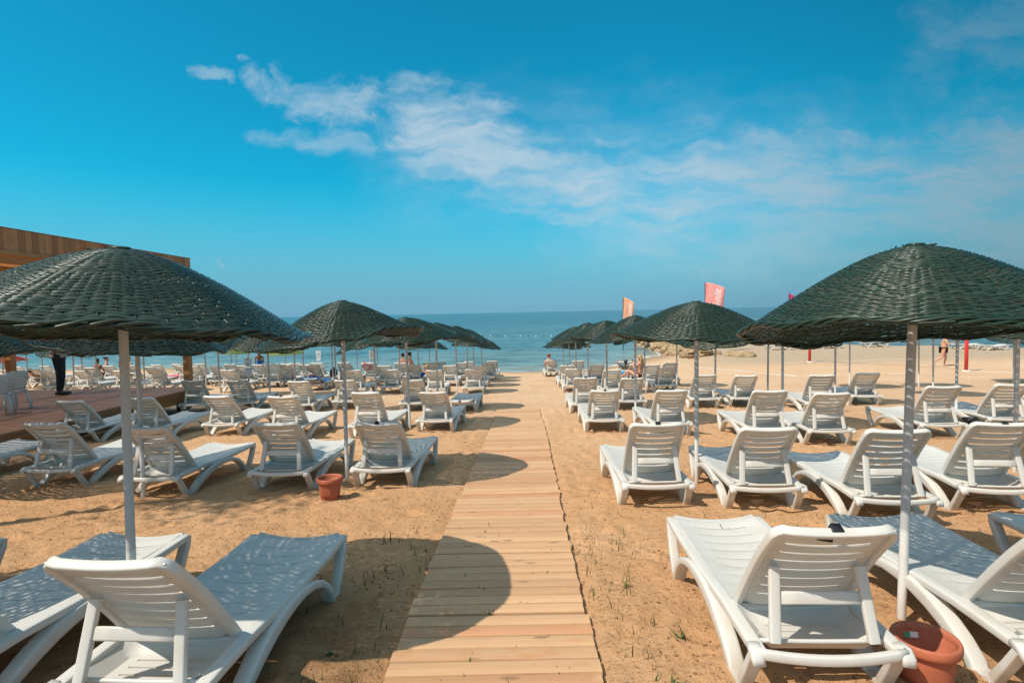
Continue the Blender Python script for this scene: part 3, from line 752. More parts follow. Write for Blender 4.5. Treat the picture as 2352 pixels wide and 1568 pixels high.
for px, d, row in [(353.6, 22, 6), (273, 22, 6), (180.5, 22.5, 6), (110, 22.5, 6), (493, 24, 7), (420, 25, 7), (340.9, 25, 7), (206, 25.5, 7), (73.8, 25, 7), (10, 25, 7),
                   (456, 28, 8), (403, 28, 8), (356, 28, 8), (296.7, 27.5, 8), (246, 27.5, 8), (180, 29, 8), (100, 29, 8), (36, 28.5, 8)]:
    SPEC.append([row, 'L', at_d(px, d), rnd.uniform(-6, 14), 'up', False])
put(8, 'L', [(1130.6, 828.4), (1077.7, 829.7), (1010.3, 831.2), (727, 833), (676, 834)], 0)
for s in SPEC:
    lounger(s[2], s[3] + rnd.uniform(-1.2, 1.2), s[4], s[5], s[0], s[1])
for l in LOUNGERS:
    if l['clip']: link('clip', CLIP[l['kind']], M_black, l['o'])
ROWW = {1: 'front row', 2: 'second row', 3: 'third row', 4: 'fourth row', 5: 'fifth row', 6: 'sixth row', 7: 'seventh row', 8: 'last row by the sea'}
for side, sw in (('L', 'left'), ('R', 'right')):
    for row in range(1, 9):
        g = sorted([l for l in LOUNGERS if l['row'] == row and l['side'] == side], key=lambda l: abs(l['x']))
        for i, l in enumerate(g):
            look = {'up': 'white sun lounger', 'low': 'white sun lounger', 'high': 'white sun lounger', 'flat': 'white sun lounger folded flat', 'half': 'white half-reclined lounger', 'tall': 'white upright lounger'}[l['kind']]
            if l['clip']: look += ' with black clip'
            l['o']['label'] = f"{look}, {ORD[i]} from boardwalk, {ROWW[row]} on its {sw}"

# number pencilled on the foot of the nearest right-hand lounger
def text_mesh(txt, size=1.0, shear=0.0, extrude=0.0, res=3):
    cu_ = bpy.data.curves.new('txt', 'FONT'); cu_.body = txt; cu_.size = size; cu_.shear = shear; cu_.extrude = extrude
    cu_.align_x = 'CENTER'; cu_.align_y = 'CENTER'; cu_.resolution_u = res
    o = bpy.data.objects.new('txt', cu_); col.objects.link(o)
    dg = bpy.context.evaluated_depsgraph_get(); dg.update()
    me = bpy.data.meshes.new_from_object(o.evaluated_get(dg)); bpy.data.objects.remove(o); return me
near_r = [l for l in LOUNGERS if l['row'] == 1 and l['side'] == 'R'][0]['o']
near_r['label'] = 'white sun lounger with pencilled number and black clip, nearest right of the boardwalk'
me = text_mesh('32', 0.075, 0.1)
for v in me.vertices:
    u, w = v.co.x, v.co.y
    x, y = -0.02 - w, 1.64 + u
    v.co = (x + 0.06, y - 0.02, rail_z(0.62 + (y - 0.02 - 0.436) / 1.031) + 0.012 - 0.034 * (1 - (x / .3) ** 2) + 0.0085)
link('number_mark', me, M_ink, near_r)
me = MB(); o_, d_, n_ = back_frame(ALPHA)
me.box(o_ + d_ * (BACK_L - 0.02) - n_ * 0.045 + Vector((-0.06, 0, 0)), (0.07, 0.012, 0.014), rot=Matrix.Rotation(R(10), 3, 'Y'))
me.build('clip_tab', M_black, near_r)

# ------------------------------------------------------------------ wicker parasols
def canopy_mesh(seed, RR=0.96, H=0.48, a=0.38, rings=104, stakes=84, droop=(0.0, 0.0), w2=(0.03, 0.0), w3=(0.012, 1.0), strand=(0.0062, 0.0044), flare=0.0, arcs=4, holes=0.015, amp_=1.0):
    r = np.random.RandomState(seed); q0 = math.sqrt(1 + a * a) - a
    ph = r.uniform(0, 6.28, 12)
    def surf(rr, th):
        z = -H * (np.sqrt(rr * rr + a * a) - a) / q0 + flare * np.maximum(0, rr - 0.72) ** 2
        z = z + rr ** 2 * (droop[0] * np.cos(th - droop[1]) + w2[0] * np.cos(2 * (th - w2[1])) + w3[0] * np.cos(3 * (th - w3[1])))
        z = z + 0.010 * rr * (np.sin(7 * th + ph[0] + 3 * rr) + np.sin(11 * th + ph[1]))
        rad = RR * rr * (1 + 0.012 * rr * np.sin(5 * th + ph[2]) + 0.008 * rr * np.sin(9 * th + ph[3]))
        return np.stack([rad * np.cos(th), rad * np.sin(th), z], -1)
    def frame(rr, th):
        e = 1e-3; P = surf(rr, th); A = surf(rr + e, th) - P; B = surf(rr, th + e) - P
        A /= np.linalg.norm(A, axis=-1, keepdims=True) + 1e-12; B /= np.linalg.norm(B, axis=-1, keepdims=True) + 1e-12
        n = np.cross(A, B); n /= np.linalg.norm(n, axis=-1, keepdims=True) + 1e-12
        return P, A, B, n
    V = []; F = []; base = 0
    def tube(C, A, n, ra, rn, k=5, closed=False):
        nonlocal base
        m_ = len(C); ang = np.arange(k) * 2 * math.pi / k + 0.4
        ring = C[:, None, :] + A[:, None, :] * (np.cos(ang)[None, :, None] * ra) + n[:, None, :] * (np.sin(ang)[None, :, None] * rn)
        V.append(ring.reshape(-1, 3)); i = np.arange(m_ - 1)[:, None]; j = np.arange(k)[None, :]
        f = np.stack([base + i * k + j, base + i * k + (j + 1) % k, base + (i + 1) * k + (j + 1) % k, base + (i + 1) * k + j], -1).reshape(-1, 4)
        F.append(f); base += m_ * k
    for i in range(rings):
        f = (i + 0.5) / rings; rr0 = 0.045 + 0.945 * f
        ns = stakes if rr0 > 0.5 else (stakes // 2 if rr0 > 0.24 else stakes // 4)
        ns -= ns % 2
        tot = ns * 2; start = r.randint(0, tot)
        na = arcs if rr0 > 0.3 else 1
        cuts = np.sort(r.choice(np.arange(6, tot - 6), na - 1, replace=False)) if na > 1 else np.array([], int)
        bounds = [0] + list(cuts) + [tot]
        for s in range(len(bounds) - 1):
            if r.rand() < holes and rr0 > 0.2: 
                bounds[s] += r.randint(0, max(1, (bounds[s + 1] - bounds[s]) // 2))
            idx = np.arange(bounds[s], bounds[s + 1] + 2) + start
            th = idx * 2 * math.pi / tot
            wob = (0.32 * np.sin(3 * th + i * 1.7) + 0.25 * np.sin(13 * th + i * 2.9)) * 0.945 / rings
            rr = np.clip(rr0 + wob + r.uniform(-.15, .15) * 0.945 / rings, 0.02, 1.0)
            P, A, B, n = frame(rr, th)
            kk = idx // 2
            sign = np.where(kk % 2 == 0, 1.0, -1.0) * (1 if i % 2 == 0 else -1) * (1 if r.rand() < 0.92 else -1)
            amp = np.where(idx % 2 == 0, sign, 0.0) * (strand[0] * amp_) * (0.6 + 0.4 * min(1, rr0 * 2))
            amp[0] = amp[-1] = -0.006
            C = P + n * amp[:, None]
            tube(C, A, n, strand[0] * r.uniform(.9, 1.1), strand[1] * r.uniform(.9, 1.1))
    # stakes
    for k in range(stakes):
        r0 = 0.03 if k % 4 == 0 else (0.24 if k % 2 == 0 else 0.5)
        rr = np.linspace(r0, 1.0, 14); th = np.full(14, k * 2 * math.pi / stakes) + 0.006 * np.sin(rr * 9 + k)
        P, A, B, n = frame(rr, th); tube(P, B, n, strand[0] * 1.0, strand[1] * 0.9, 4)
    # braided rim
    M_ = 260; th = np.arange(M_ + 1) * 2 * math.pi / M_
    for s in range(4):
        an = th * 15 + s * math.pi / 2 + ph[4] + .5 * np.sin(3 * th + ph[5])
        P, A, B, n = frame(np.full(M_ + 1, 1.0), th)
        C = P + (A * np.cos(an)[:, None] + n * np.sin(an)[:, None]) * (0.0125 + .004 * np.sin(7 * th + ph[6] + s))[:, None] + n * (.006 * np.sin(9 * th + ph[7]))[:, None]
        tube(C, A, n, 0.0088, 0.0088, 5)
    # loose ends on the rim, tuft on top
    for k in range(60):
        t0 = r.uniform(0, 6.28); tt = np.linspace(0, r.uniform(.08, .35), 5) + t0
        P, A, B, n = frame(np.full(5, 1.005), tt); out = np.linspace(0, 1, 5)[:, None]
        C = P + A * out * r.uniform(-.02, .025) + n * out * r.uniform(-.03, .02) + n * r.uniform(-.012, .012); tube(C, A, n, .0045, .0045, 4)
    for k in range(10):
        t0 = r.uniform(0, 6.28); rr = r.uniform(.03, .14); tt = np.linspace(0, .9, 5) * r.uniform(.2, 1) / (rr * 12) + t0
        P, A, B, n = frame(np.full(5, rr), tt); out = np.linspace(0, 1, 5)[:, None]
        C = P + n * (0.004 + out * r.uniform(.0, .016)) + A * out * r.uniform(-.02, .05); tube(C, A, n, .0042, .0042, 4)
    P, A, B, n = frame(np.full(25, .045), np.linspace(0, 6.2832, 25)); tube(P + n * .01, A, n, .012, .012, 6)
    Vv = np.concatenate(V); Ff = np.concatenate(F)
    me = bpy.data.meshes.new('canopy'); me.from_pydata(Vv.tolist(), [], Ff.tolist()); me.update()
    me.polygons.foreach_set('use_smooth', [True] * len(me.polygons)); return me
CAN = {
 'A': canopy_mesh(1, 0.93, 0.50, 0.42, 108, 84, (-0.10, R(90)), (0.02, R(20)), holes=0.02, strand=(.0068, .0044), amp_=0.8),              # near right
 'B': canopy_mesh(2, 1.015, 0.48, 0.33, 120, 88, (-0.078, R(80)), (0.015, R(60)), holes=0.02, strand=(.0075, .0046), amp_=0.65, flare=0.12),  # near left
 'C': canopy_mesh(3, 0.99, 0.47, 0.30, 84, 72, (-0.07, R(200)), (0.075, R(-40)), (0.02, 2.0), flare=0.35, strand=(.0072, .0050)),
 'D': canopy_mesh(4, 0.99, 0.42, 0.36, 84, 72, (-0.05, R(60)), (0.025, R(0)), strand=(.0072, .0050)),
 'E': canopy_mesh(5, 0.98, 0.46, 0.26, 60, 56, (-0.09, R(150)), (0.03, R(70)), strand=(.0100, .0060), arcs=3),
 'F': canopy_mesh(6, 0.98, 0.44, 0.34, 60, 56, (-0.06, R(100)), (0.05, R(10)), strand=(.0100, .0060), arcs=3),
 'G': canopy_mesh(8, 1.0, 0.36, 0.30, 44, 44, (0.0, 0), (0.02, R(10)), strand=(.0125, .007), arcs=3),
}
for k_ in CAN: CAN[k_].materials.append(M_wicker)
lime = CAN['G'].copy(); lime.materials.clear(); lime.materials.append(M_wicker_lime); CAN['lime'] = lime
redc = CAN['G'].copy(); redc.materials.clear(); redc.materials.append(M_wicker_red); CAN['red'] = redc
def pole_mesh(h, r=0.025):
    b_ = MB(); b_.tube([(0, 0, z) for z in np.linspace(-0.3, h, 6)], r, 14); return b_.mesh('pole', True, True)
POLES = {}
PARASOLS = []
def parasol(p, can, hu=2.26, rot=0.0, lean=(0, 0), row=0, side='L', label=None, tilt=(0, 0), scale=1.0):
    o = empty('parasol', (p.x, p.y, ground(p.x, p.y) - 0.01), (R(lean[0]), R(lean[1]), 0))
    key = round(hu, 2)
    if key not in POLES: POLES[key] = pole_mesh(hu - 0.03)
    link('pole', POLES[key], M_pole, o)
    c = link('canopy', CAN[can], M_wicker, o); c.location = (0, 0, hu - 0.005); c.rotation_euler = (R(tilt[0]), R(tilt[1]), R(rot)); c.scale = (scale,) * 3
    tag(o, label, 'parasol', 'wicker beach parasols standing between the loungers')
    PARASOLS.append(dict(o=o, row=row, side=side, x=p.x, label=label)); return o
def S(px, py): return solve(px, py)
# nearest pair
parasol(S(2070, 1421), 'A', 2.265, 0, (0, 1.3), 1, 'R')
parasol(at_depth(308, 3.3), 'B', 2.33, 0, (0, 1.2), 1, 'L')
parasol(V2(-4.6, 2.9), 'E', 2.2, 40, (0, 0), 1, 'L'); parasol(V2(5.0, 3.1), 'E', 2.2, 80, (0, 0), 1, 'R')
parasol(S(1600, 1108), 'D', 2.20, 0, (0, 0.2), 2, 'R'); parasol(S(798, 1108), 'C', 2.33, 0, (0, 0.3), 2, 'L')
parasol(at_depth(330, 6.7), 'F', 2.24, 0, (0, 0.6), 2, 'L', tilt=(0, 6)); parasol(at_depth(-90, 6.9), 'F', 2.2, 60, (0, 0), 2, 'L')
parasol(at_depth(2330, 7.0), 'D', 2.235, 120, (0, 0), 2, 'R', tilt=(0, 3))
parasol(S(1460, 972), 'E', 2.28, 10, (0, 0.2), 3, 'R', tilt=(0, 0)); parasol(S(942, 987), 'D', 2.33, 70, (0, -0.9), 3, 'L', tilt=(0, -5))
parasol(S(1797, 983), 'F', 2.2, 200, (0, 0), 3, 'R'); parasol(S(2195.5, 974), 'E', 2.25, 300, (0, 0), 3, 'R')
for i, (px, d, row, sd_, hu, can) in enumerate([
    (1396, 15, 4, 'R', 2.30, 'F'), (1642, 15, 4, 'R', 2.2, 'E'), (1763, 15.2, 4, 'R', 2.2, 'F'), (1918, 14.6, 4, 'R', 2.2, 'E'), (2143, 16, 4, 'R', 2.15, 'F'),
    (1352, 18.8, 5, 'R', 2.38, 'E'), (1483, 18.8, 5, 'R', 2.2, 'F'), (1554.5, 21, 5, 'R', 2.2, 'E'), (1951, 19, 5, 'R', 2.2, 'F'), (2110, 18.8, 5, 'R', 2.15, 'E'), (2328, 20, 5, 'R', 2.1, 'F'), (2340, 19.3, 5, 'R', 2.1, 'E'),
    (1324, 22.5, 6, 'R', 2.36, 'F'), (1309.6, 25.3, 7, 'R', 2.1, 'E'), (1295.5, 28.3, 8, 'R', 1.95, 'F'),
    (1007, 15, 4, 'L', 2.34, 'E'), (866, 15.2, 4, 'L', 2.2, 'F'), (622, 15.5, 4, 'L', 2.2, 'E'),
    (1051, 20.2, 5, 'L', 2.42, 'F'), (772, 19.5, 5, 'L', 2.2, 'E'), (679, 19.2, 5, 'L', 2.2, 'F'), (506, 19.2, 5, 'L', 2.2, 'E'), (172, 19.6, 5, 'L', 2.1, 'F'),
    (1076, 23.2, 6, 'L', 2.38, 'E'), (919.5, 23.5, 6, 'L', 2.15, 'F'), (766, 22.5, 6, 'L', 2.2, 'E'), (699, 23, 6, 'L', 2.2, 'F'), (575, 23, 6, 'L', 2.1, 'E'), (334, 21.5, 6, 'L', 2.1, 'F'), (11, 22, 6, 'L', 2.1, 'E'),
    (1090, 26, 7, 'L', 2.2, 'F'), (962.5, 27, 7, 'L', 2.1, 'E'), (821, 27, 7, 'L', 2.1, 'F'), (474, 24.5, 7, 'L', 2.1, 'E'), (225, 23, 7, 'L', 2.1, 'F'), (192, 24.5, 7, 'L', 2.1, 'E'), (66, 24.5, 7, 'L', 2.1, 'F'),
    (1107.7, 28.3, 8, 'L', 2.1, 'E'), (988, 30, 8, 'L', 2.0, 'F'), (868, 29, 8, 'L', 2.05, 'E'), (533, 27, 8, 'L', 2.1, 'F'), (100, 27, 8, 'L', 2.1, 'E')]):
    parasol(at_depth(px, d), can, hu, (i * 73) % 360, (rnd.uniform(-.6, .6), rnd.uniform(-1.2, 0.9)), row, sd_, tilt=(rnd.uniform(-3, 3), rnd.uniform(-4, 4)))
for side, sw in (('L', 'left'), ('R', 'right')):
    for row in range(1, 9):
        g = sorted([l for l in PARASOLS if l['row'] == row and l['side'] == side], key=lambda l: abs(l['x']))
        for i, l in enumerate(g):
            l['o']['label'] = f"dark green wicker parasol, {ORD[i]} from boardwalk, {ROWW[row]} on its {sw}"
parasol(at_depth(657, 32), 'lime', 1.72, 0, (0, 0), 0, 'X', 'lime green wicker parasol near the water behind the man in blue shorts')
parasol(at_depth(545, 31), 'lime', 1.80, 50, (0, 0), 0, 'X', 'lime green wicker parasol behind the right-hand pergola post')
parasol(at_depth(12, 30), 'red', 1.5, 50, (0, 0), 0, 'X', 'red beach parasol at the far left near the water')

# ------------------------------------------------------------------ timber deck and pergola
DZ = -0.20; DX = -8.86; DY0, DY1 = 4.0, 16.1; DXL = -26.0
root = empty('wooden_deck', (DX, DY1, DZ)); tag(root, 'raised brown timber deck under the pergola on the left of the beach', 'deck')
def off_root(b_, r):
    b_.v = [(v[0] - r.location.x, v[1] - r.location.y, v[2] - r.location.z) for v in b_.v]; return b_
b = MB(); y = DY0; r_ = random.Random(5)
while y < DY1 - 0.05:
    w = 0.142; b.box(((DX + DXL) / 2 + r_.uniform(-.004, .004), y + w / 2, DZ - 0.014 + r_.uniform(-.0015, .0015)), (DX - DXL, w - 0.007, 0.028)); y += w
M_deckx = woodmat('deck_planks_cross', (0.37, 0.175, 0.098), (0.46, 0.24, 0.14), 0, 0.4)
off_root(b, root).build('deck_boards', M_deckx, root, smooth=False)
b = MB(); b.box((DX + 0.012, (DY0 + DY1) / 2, DZ - 0.085), (0.03, DY1 - DY0 + 0.02, 0.14)); off_root(b, root).build('edge_board', M_edge, root, smooth=False)
b = MB(); b.box((DX - 0.05, (DY0 + DY1) / 2, DZ - 0.25), (0.035, DY1 - DY0 - 0.05, 0.17)); off_root(b, root).build('skirt_board', M_beam, root, smooth=False)
b = MB(); b.box(((DX + DXL) / 2, DY1 + 0.004, DZ - 0.085), (DX - DXL - 0.03, 0.03, 0.13)); off_root(b, root).build('edge_board', M_edge, root, smooth=False)
for xx in np.arange(DX - 0.4, -16, -2.4):
    for yq in np.arange(4.5, 16, 2.8):
        b = MB(); g_ = ground(xx, yq); b.box((xx, yq, (g_ - 0.3 + DZ - 0.03) / 2), (0.12, 0.12, DZ - 0.03 - g_ + 0.3)); off_root(b, root).build('stilt', M_edge, root, smooth=False)

root = empty('pergola', (DX, DY1, DZ)); tag(root, 'timber pergola with vertical plank fascia and slatted roof over the deck', 'pergola')
b = MB(); y = 3.6; r_ = random.Random(9); FX = DX - 0.02
while y < 15.86:
    w = 0.15 if y < 15.70 else 15.86 - y + 0.001
    b.box((FX, y + w / 2, 3.19 + r_.uniform(-.002, .002)), (0.026, w - 0.005, 0.39)); y += w
off_root(b, root).build('fascia_planks', M_fascia, root, smooth=False)
b = MB(); b.box((FX - 0.01, (3.6 + 15.90) / 2, 3.393), (0.06, 12.3, 0.016)); off_root(b, root).build('cap_strip', M_edge, root, smooth=False)
M_beamy = woodmat('orange_beam', (0.40, 0.19, 0.07), (0.50, 0.27, 0.11), 1, 0.3)
b = MB(); b.box((FX + 0.012, (3.6 + 15.90) / 2, 2.955), (0.07, 12.32, 0.07)); off_root(b, root).build('lower_rail', M_beamy, root, smooth=False)
b = MB(); b.box((FX - 0.13, (3.6 + 15.8) / 2, 2.88), (0.14, 12.2, 0.14)); off_root(b, root).build('beam', M_beamy, root, smooth=False)
b = MB(); b.box(((FX - 0.21 + DXL) / 2, 15.72, 2.88), (FX - 0.21 - DXL, 0.14, 0.14)); off_root(b, root).build('beam', M_beamx, root, smooth=False)
for xx in np.arange(FX - 1.6, DXL, -1.7):
    b = MB(); b.box((xx, (3.6 + 15.64) / 2, 3.01), (0.07, 12.0, 0.13)); off_root(b, root).build('rafter', M_beamy, root, smooth=False)
b = MB(); y = 3.75
while y < 15.6:
    b.box(((FX - 0.22 + DXL) / 2, y, 3.175 + r_.uniform(-.003, .003)), (FX - 0.23 - DXL, 0.03, 0.19)); y += 0.129
off_root(b, root).build('roof_slats', M_beamx, root, smooth=False)
for (xx, yq) in ((DX - 0.10, 15.66), (at_depth(49, 16.0, z=DZ).x, 15.72), (DX - 0.14, 6.0), (-14.2, 6.0)):
    b = MB(); b.box((xx, yq, (DZ + 2.81) / 2), (0.17, 0.17, 2.81 - DZ))
    me = bake(off_root(b, root).mesh('post', False), [('BEVEL', dict(width=0.008, segments=2))]); link('post', me, M_beam, root)
pl = at_depth(33, 14.0, z=2.9)
root = empty('pendant_lamp', (pl.x, pl.y, 2.90)); tag(root, 'small black globe lamp hanging under the pergola roof', 'lamp')
b = MB(); b.ball((0, 0, -0.03), (0.085, 0.085, 0.07)); b.build('globe', M_black, root)
b = MB(); b.tube([(0, 0, 0.03), (0, 0, 0.18)], 0.008, 6); b.build('cord', M_black, root)

# monobloc chairs and table on the deck
def chair_proto():
    r = empty('plastic_chair')
    b = MB(); ul = np.linspace(-.22, .22, 7); pts = []
    for y_ in np.linspace(-.20, .22, 6):
        for u in ul: pts.append((u * (1 - 0.08 * (y_ < 0)), y_, .44 - .018 * (1 - (u / .22) ** 2)))
    b.add(pts, [(j * 7 + i, j * 7 + i + 1, (j + 1) * 7 + i + 1, (j + 1) * 7 + i) for j in range(5) for i in range(6)])
    me = bake(b.mesh('seat', False), [('SOLIDIFY', dict(thickness=.02))]); link('seat', me, M_plastic, r, True)
    b = MB(); pts = []
    for v in np.linspace(0, 1, 8):
        for u in np.linspace(-1, 1, 9):
            wv_ = .20 + .03 * math.sin(v * 2.2)
            pts.append((u * wv_, -.20 - .11 * v + .035 * u * u, .44 + .40 * v + .03 * (1 - u * u) * (v > .95)))
    b.add(pts, [(j * 9 + i, j * 9 + i + 1, (j + 1) * 9 + i + 1, (j + 1) * 9 + i) for j in range(7) for i in range(8)])
    me = bake(b.mesh('backrest', False), [('SOLIDIFY', dict(thickness=.018))]); link('backrest', me, M_plastic, r, True)
    for s in (-1, 1):
        for (ya, yb) in ((.19, .25), (-.18, -.27)):
            b = MB(); b.sweep([(s * .20, ya, .44), (s * .225, (ya + yb) / 2, .22), (s * .245, yb, 0)], [.06, .05, .045], [.05, .04, .035], (1, 0, 0), n=10); b.build('leg', M_plastic, r)
        b = MB(); b.sweep([(s * .22, -.25, .68), (s * .265, -.05, .66), (s * .265, .15, .655), (s * .25, .21, .60), (s * .22, .20, .43)], .05, .022, (1, 0, 0), n=8); b.build('armrest', M_plastic, r)
    return r
ch = chair_proto(); p = at_depth(26, 12.5, z=DZ); ch.location = (p.x, p.y, DZ); ch.rotation_euler = (0, 0, R(70)); tag(ch, 'white plastic armchair on the deck facing its table, the farther one', 'chair', 'white plastic chairs on the deck')
c2 = copy_tree(ch); p = at_depth(-4, 11.8, z=DZ); c2.location = (p.x, p.y, DZ); c2.rotation_euler = (0, 0, R(35)); c2['label'] = 'white plastic armchair at the left picture edge on the deck'
p = at_depth(-120, 12.2, z=DZ)
tb = empty('plastic_table', (p.x, p.y, DZ)); tag(tb, 'white plastic table on the deck beside the two armchairs', 'table')
b = MB(); b.lathe([(0, .72), (.40, .72), (.42, .71), (.42, .69), (0, .69)], 28); b.build('tabletop', M_plastic, tb)
for k in range(4):
    a_ = k * math.pi / 2 + .4; b = MB(); b.sweep([(.2 * math.cos(a_), .2 * math.sin(a_), .69), (.33 * math.cos(a_), .33 * math.sin(a_), 0)], .06, .045, (1, 0, 0), n=8); b.build('leg', M_plastic, tb)

# ------------------------------------------------------------------ people
def skin_mesh(nodes, edges, radii, sub=2, name='body'):
    me = bpy.data.meshes.new(name); keys = list(nodes); ix = {k: i for i, k in enumerate(keys)}
    me.from_pydata([tuple(nodes[k]) for k in keys], [(ix[a], ix[c]) for a, c in edges], [])
    o = bpy.data.objects.new(name, me); col.objects.link(o)
    mo = o.modifiers.new('s', 'SKIN'); mo.use_smooth_shade = True; mo.branch_smoothing = 0.4
    for k in keys:
        q = radii[k]; me.skin_vertices[0].data[ix[k]].radius = (q, q) if isinstance(q, (int, float)) else q
        me.skin_vertices[0].data[ix[k]].use_root = (k == keys[0])
    ms = o.modifiers.new('u', 'SUBSURF'); ms.levels = sub; ms.render_levels = sub
    dg = bpy.context.evaluated_depsgraph_get(); dg.update()
    out = bpy.data.meshes.new_from_object(o.evaluated_get(dg)); bpy.data.objects.remove(o); out.name = name
    out.polygons.foreach_set('use_smooth', [True] * len(out.polygons)); return out
BASE = dict(pelvis=(0, 0, .95), spine=(0, 0, 1.12), chest=(0, 0, 1.30), neck=(0, 0, 1.47), jaw=(0, .02, 1.55), skull=(0, .005, 1.65),
            shL=(-.18, 0, 1.40), elL=(-.225, -.02, 1.13), wrL=(-.225, .06, .89), shR=(.18, 0, 1.40), elR=(.225, -.02, 1.13), wrR=(.225, .06, .89),
            hiL=(-.09, 0, .90), knL=(-.10, .015, .49), anL=(-.10, -.02, .085), toL=(-.115, .14, .03),
            hiR=(.09, 0, .90), knR=(.10, .015, .49), anR=(.10, -.02, .085), toR=(.115, .14, .03))
RAD = dict(pelvis=.135, spine=.125, chest=.14, neck=.055, jaw=.062, skull=.088, shL=.062, elL=.043, wrL=.029, shR=.062, elR=.043, wrR=.029,
           hiL=.092, knL=.058, anL=.038, toL=.03, hiR=.092, knR=.058, anR=.038, toR=.03)
BE = [('pelvis', 'spine'), ('spine', 'chest'), ('chest', 'neck'), ('neck', 'jaw'), ('jaw', 'skull'), ('chest', 'shL'), ('shL', 'elL'), ('elL', 'wrL'),
      ('chest', 'shR'), ('shR', 'elR'), ('elR', 'wrR'), ('pelvis', 'hiL'), ('hiL', 'knL'), ('knL', 'anL'), ('anL', 'toL'), ('pelvis', 'hiR'), ('hiR', 'knR'), ('knR', 'anR'), ('anR', 'toR')]
def person(label, loc, face, pose={}, skin=M_skin, hair=('short', M_hair_dark), shorts=None, trousers=None, shirt=None, bikini=None, shoes=None, fat=1.0, scale=1.0):
    J = {k: Vector(v) for k, v in BASE.items()}; J.update({k: Vector(v) for k, v in pose.items()})
    Rr = dict(RAD); [Rr.__setitem__(k, Rr[k] * fat) for k in ('pelvis', 'spine', 'chest', 'hiL', 'hiR')]
    nodes = dict(J); edges = list(BE); rad = dict(Rr)
    for s in 'LR':                                  # hands: palm, four fingers and a thumb
        e, w = J['el' + s], J['wr' + s]; d = (w - e).normalized(); sd_ = d.cross(Vector((0, 0, 1)) if abs(d.z) < .9 else Vector((0, 1, 0))).normalized()
        up = sd_.cross(d)
        nodes['pa' + s] = w + d * .055; rad['pa' + s] = .030; edges.append(('wr' + s, 'pa' + s))
        for i, (o_, l_) in enumerate(((-.028, .062), (-.010, .075), (.010, .078), (.027, .068))):
            a_ = w + d * .088 + sd_ * o_; nodes[f'f{s}{i}a'] = a_; nodes[f'f{s}{i}b'] = a_ + d * l_ * .8 + up * (-.02); rad[f'f{s}{i}a'] = .0095; rad[f'f{s}{i}b'] = .007
            edges += [('pa' + s, f'f{s}{i}a'), (f'f{s}{i}a', f'f{s}{i}b')]
        nodes['t' + s] = w + d * .065 - sd_ * .05; rad['t' + s] = .0095; edges.append(('pa' + s, 't' + s))
    body = skin_mesh(nodes, edges, rad)
    hd = (J['skull'] - J['neck']).normalized(); jw = J['jaw'] - (J['neck'] + (J['skull'] - J['neck']) * .45)
    fw = jw - hd * jw.dot(hd); fw = fw.normalized() if fw.length > 1e-4 else Vector((0, 1, 0)); rt = fw.cross(hd)
    b = MB(); C0 = J['skull'] - hd * .035; rm = Matrix((rt, fw, hd)).transposed()
    b.ball(C0 + hd * .035, (.078, .094, .108), 0, 14, 10, rm); b.ball(C0 - hd * .045 + fw * .035, (.056, .06, .062), 0, 12, 8, rm)
    b.ball(C0 + fw * .100 - hd * .012, (.014, .022, .020), 0, 8, 6, rm); b.ball(C0 + fw * .088 - hd * .062, (.024, .012, .010), 0, 8, 6, rm)
    for s in (-1, 1):
        b.ball(C0 + rt * .082 * s - hd * .005, (.012, .022, .034), 0, 8, 6, rm); b.ball(C0 + rt * .032 * s + fw * .088 + hd * .018, (.013, .008, .008), 1, 8, 6, rm)
    hm = b.mesh('h', True); bm = bmesh.new(); bm.from_mesh(body); bm.from_mesh(hm); body2 = bpy.data.meshes.new('body'); bm.to_mesh(body2); bm.free()
    body2.polygons.foreach_set('use_smooth', [True] * len(body2.polygons))
    r = empty('person', loc, (0, 0, face)); r.scale = (scale,) * 3; tag(r, label, 'person')
    link('body', body2, [skin, M_eye], r)
    hb = MB(); hc = C0 + hd * .05
    hb.ball(hc - fw * .018, (.088, .098, .094), 0, 16, 10, rm)
    if hair[0] == 'bun': hb.ball(hc - fw * .115 + hd * .03, .045, 0, 10, 8)
    if hair[0] == 'long':
        hb.sweep([hc - fw * .06 + hd * .02, hc - fw * .09 - hd * .12, hc - fw * .085 - hd * .28, hc - fw * .08 - hd * .36], [.13, .17, .16, .06], [.07, .06, .05, .02], tuple(rt), n=10)
    hb.build('hair', hair[1], r)
    def cloth(name, keys, mat, grow, ends={}, fat_=1.0):
        nd = {k: J[k] for k in keys}; rd = {k: Rr[k] * fat_ + grow for k in keys}; ed = [e for e in BE if e[0] in keys and e[1] in keys]
        for k, (a_, c_, f_, rr) in ends.items(): nd[k] = J[a_].lerp(J[c_], f_); rd[k] = rr; ed.append((a_, k))
        link(name, skin_mesh(nd, ed, rd, 2, name), mat, r)
    if trousers: cloth('trousers', ['pelvis', 'spine', 'hiL', 'knL', 'anL', 'hiR', 'knR', 'anR'], trousers, .022)
    if shorts: cloth('shorts', ['pelvis', 'hiL', 'hiR'], shorts, .014, dict(a=('hiL', 'knL', .45, .088), c=('hiR', 'knR', .45, .088)))
    if bikini: cloth('briefs', ['pelvis', 'hiL', 'hiR'], bikini, .008)
    if shirt: cloth('shirt', ['spine', 'chest', 'neck', 'shL', 'elL', 'shR', 'elR'], shirt, .018, dict(w=('spine', 'pelvis', .8, .15 * fat)))
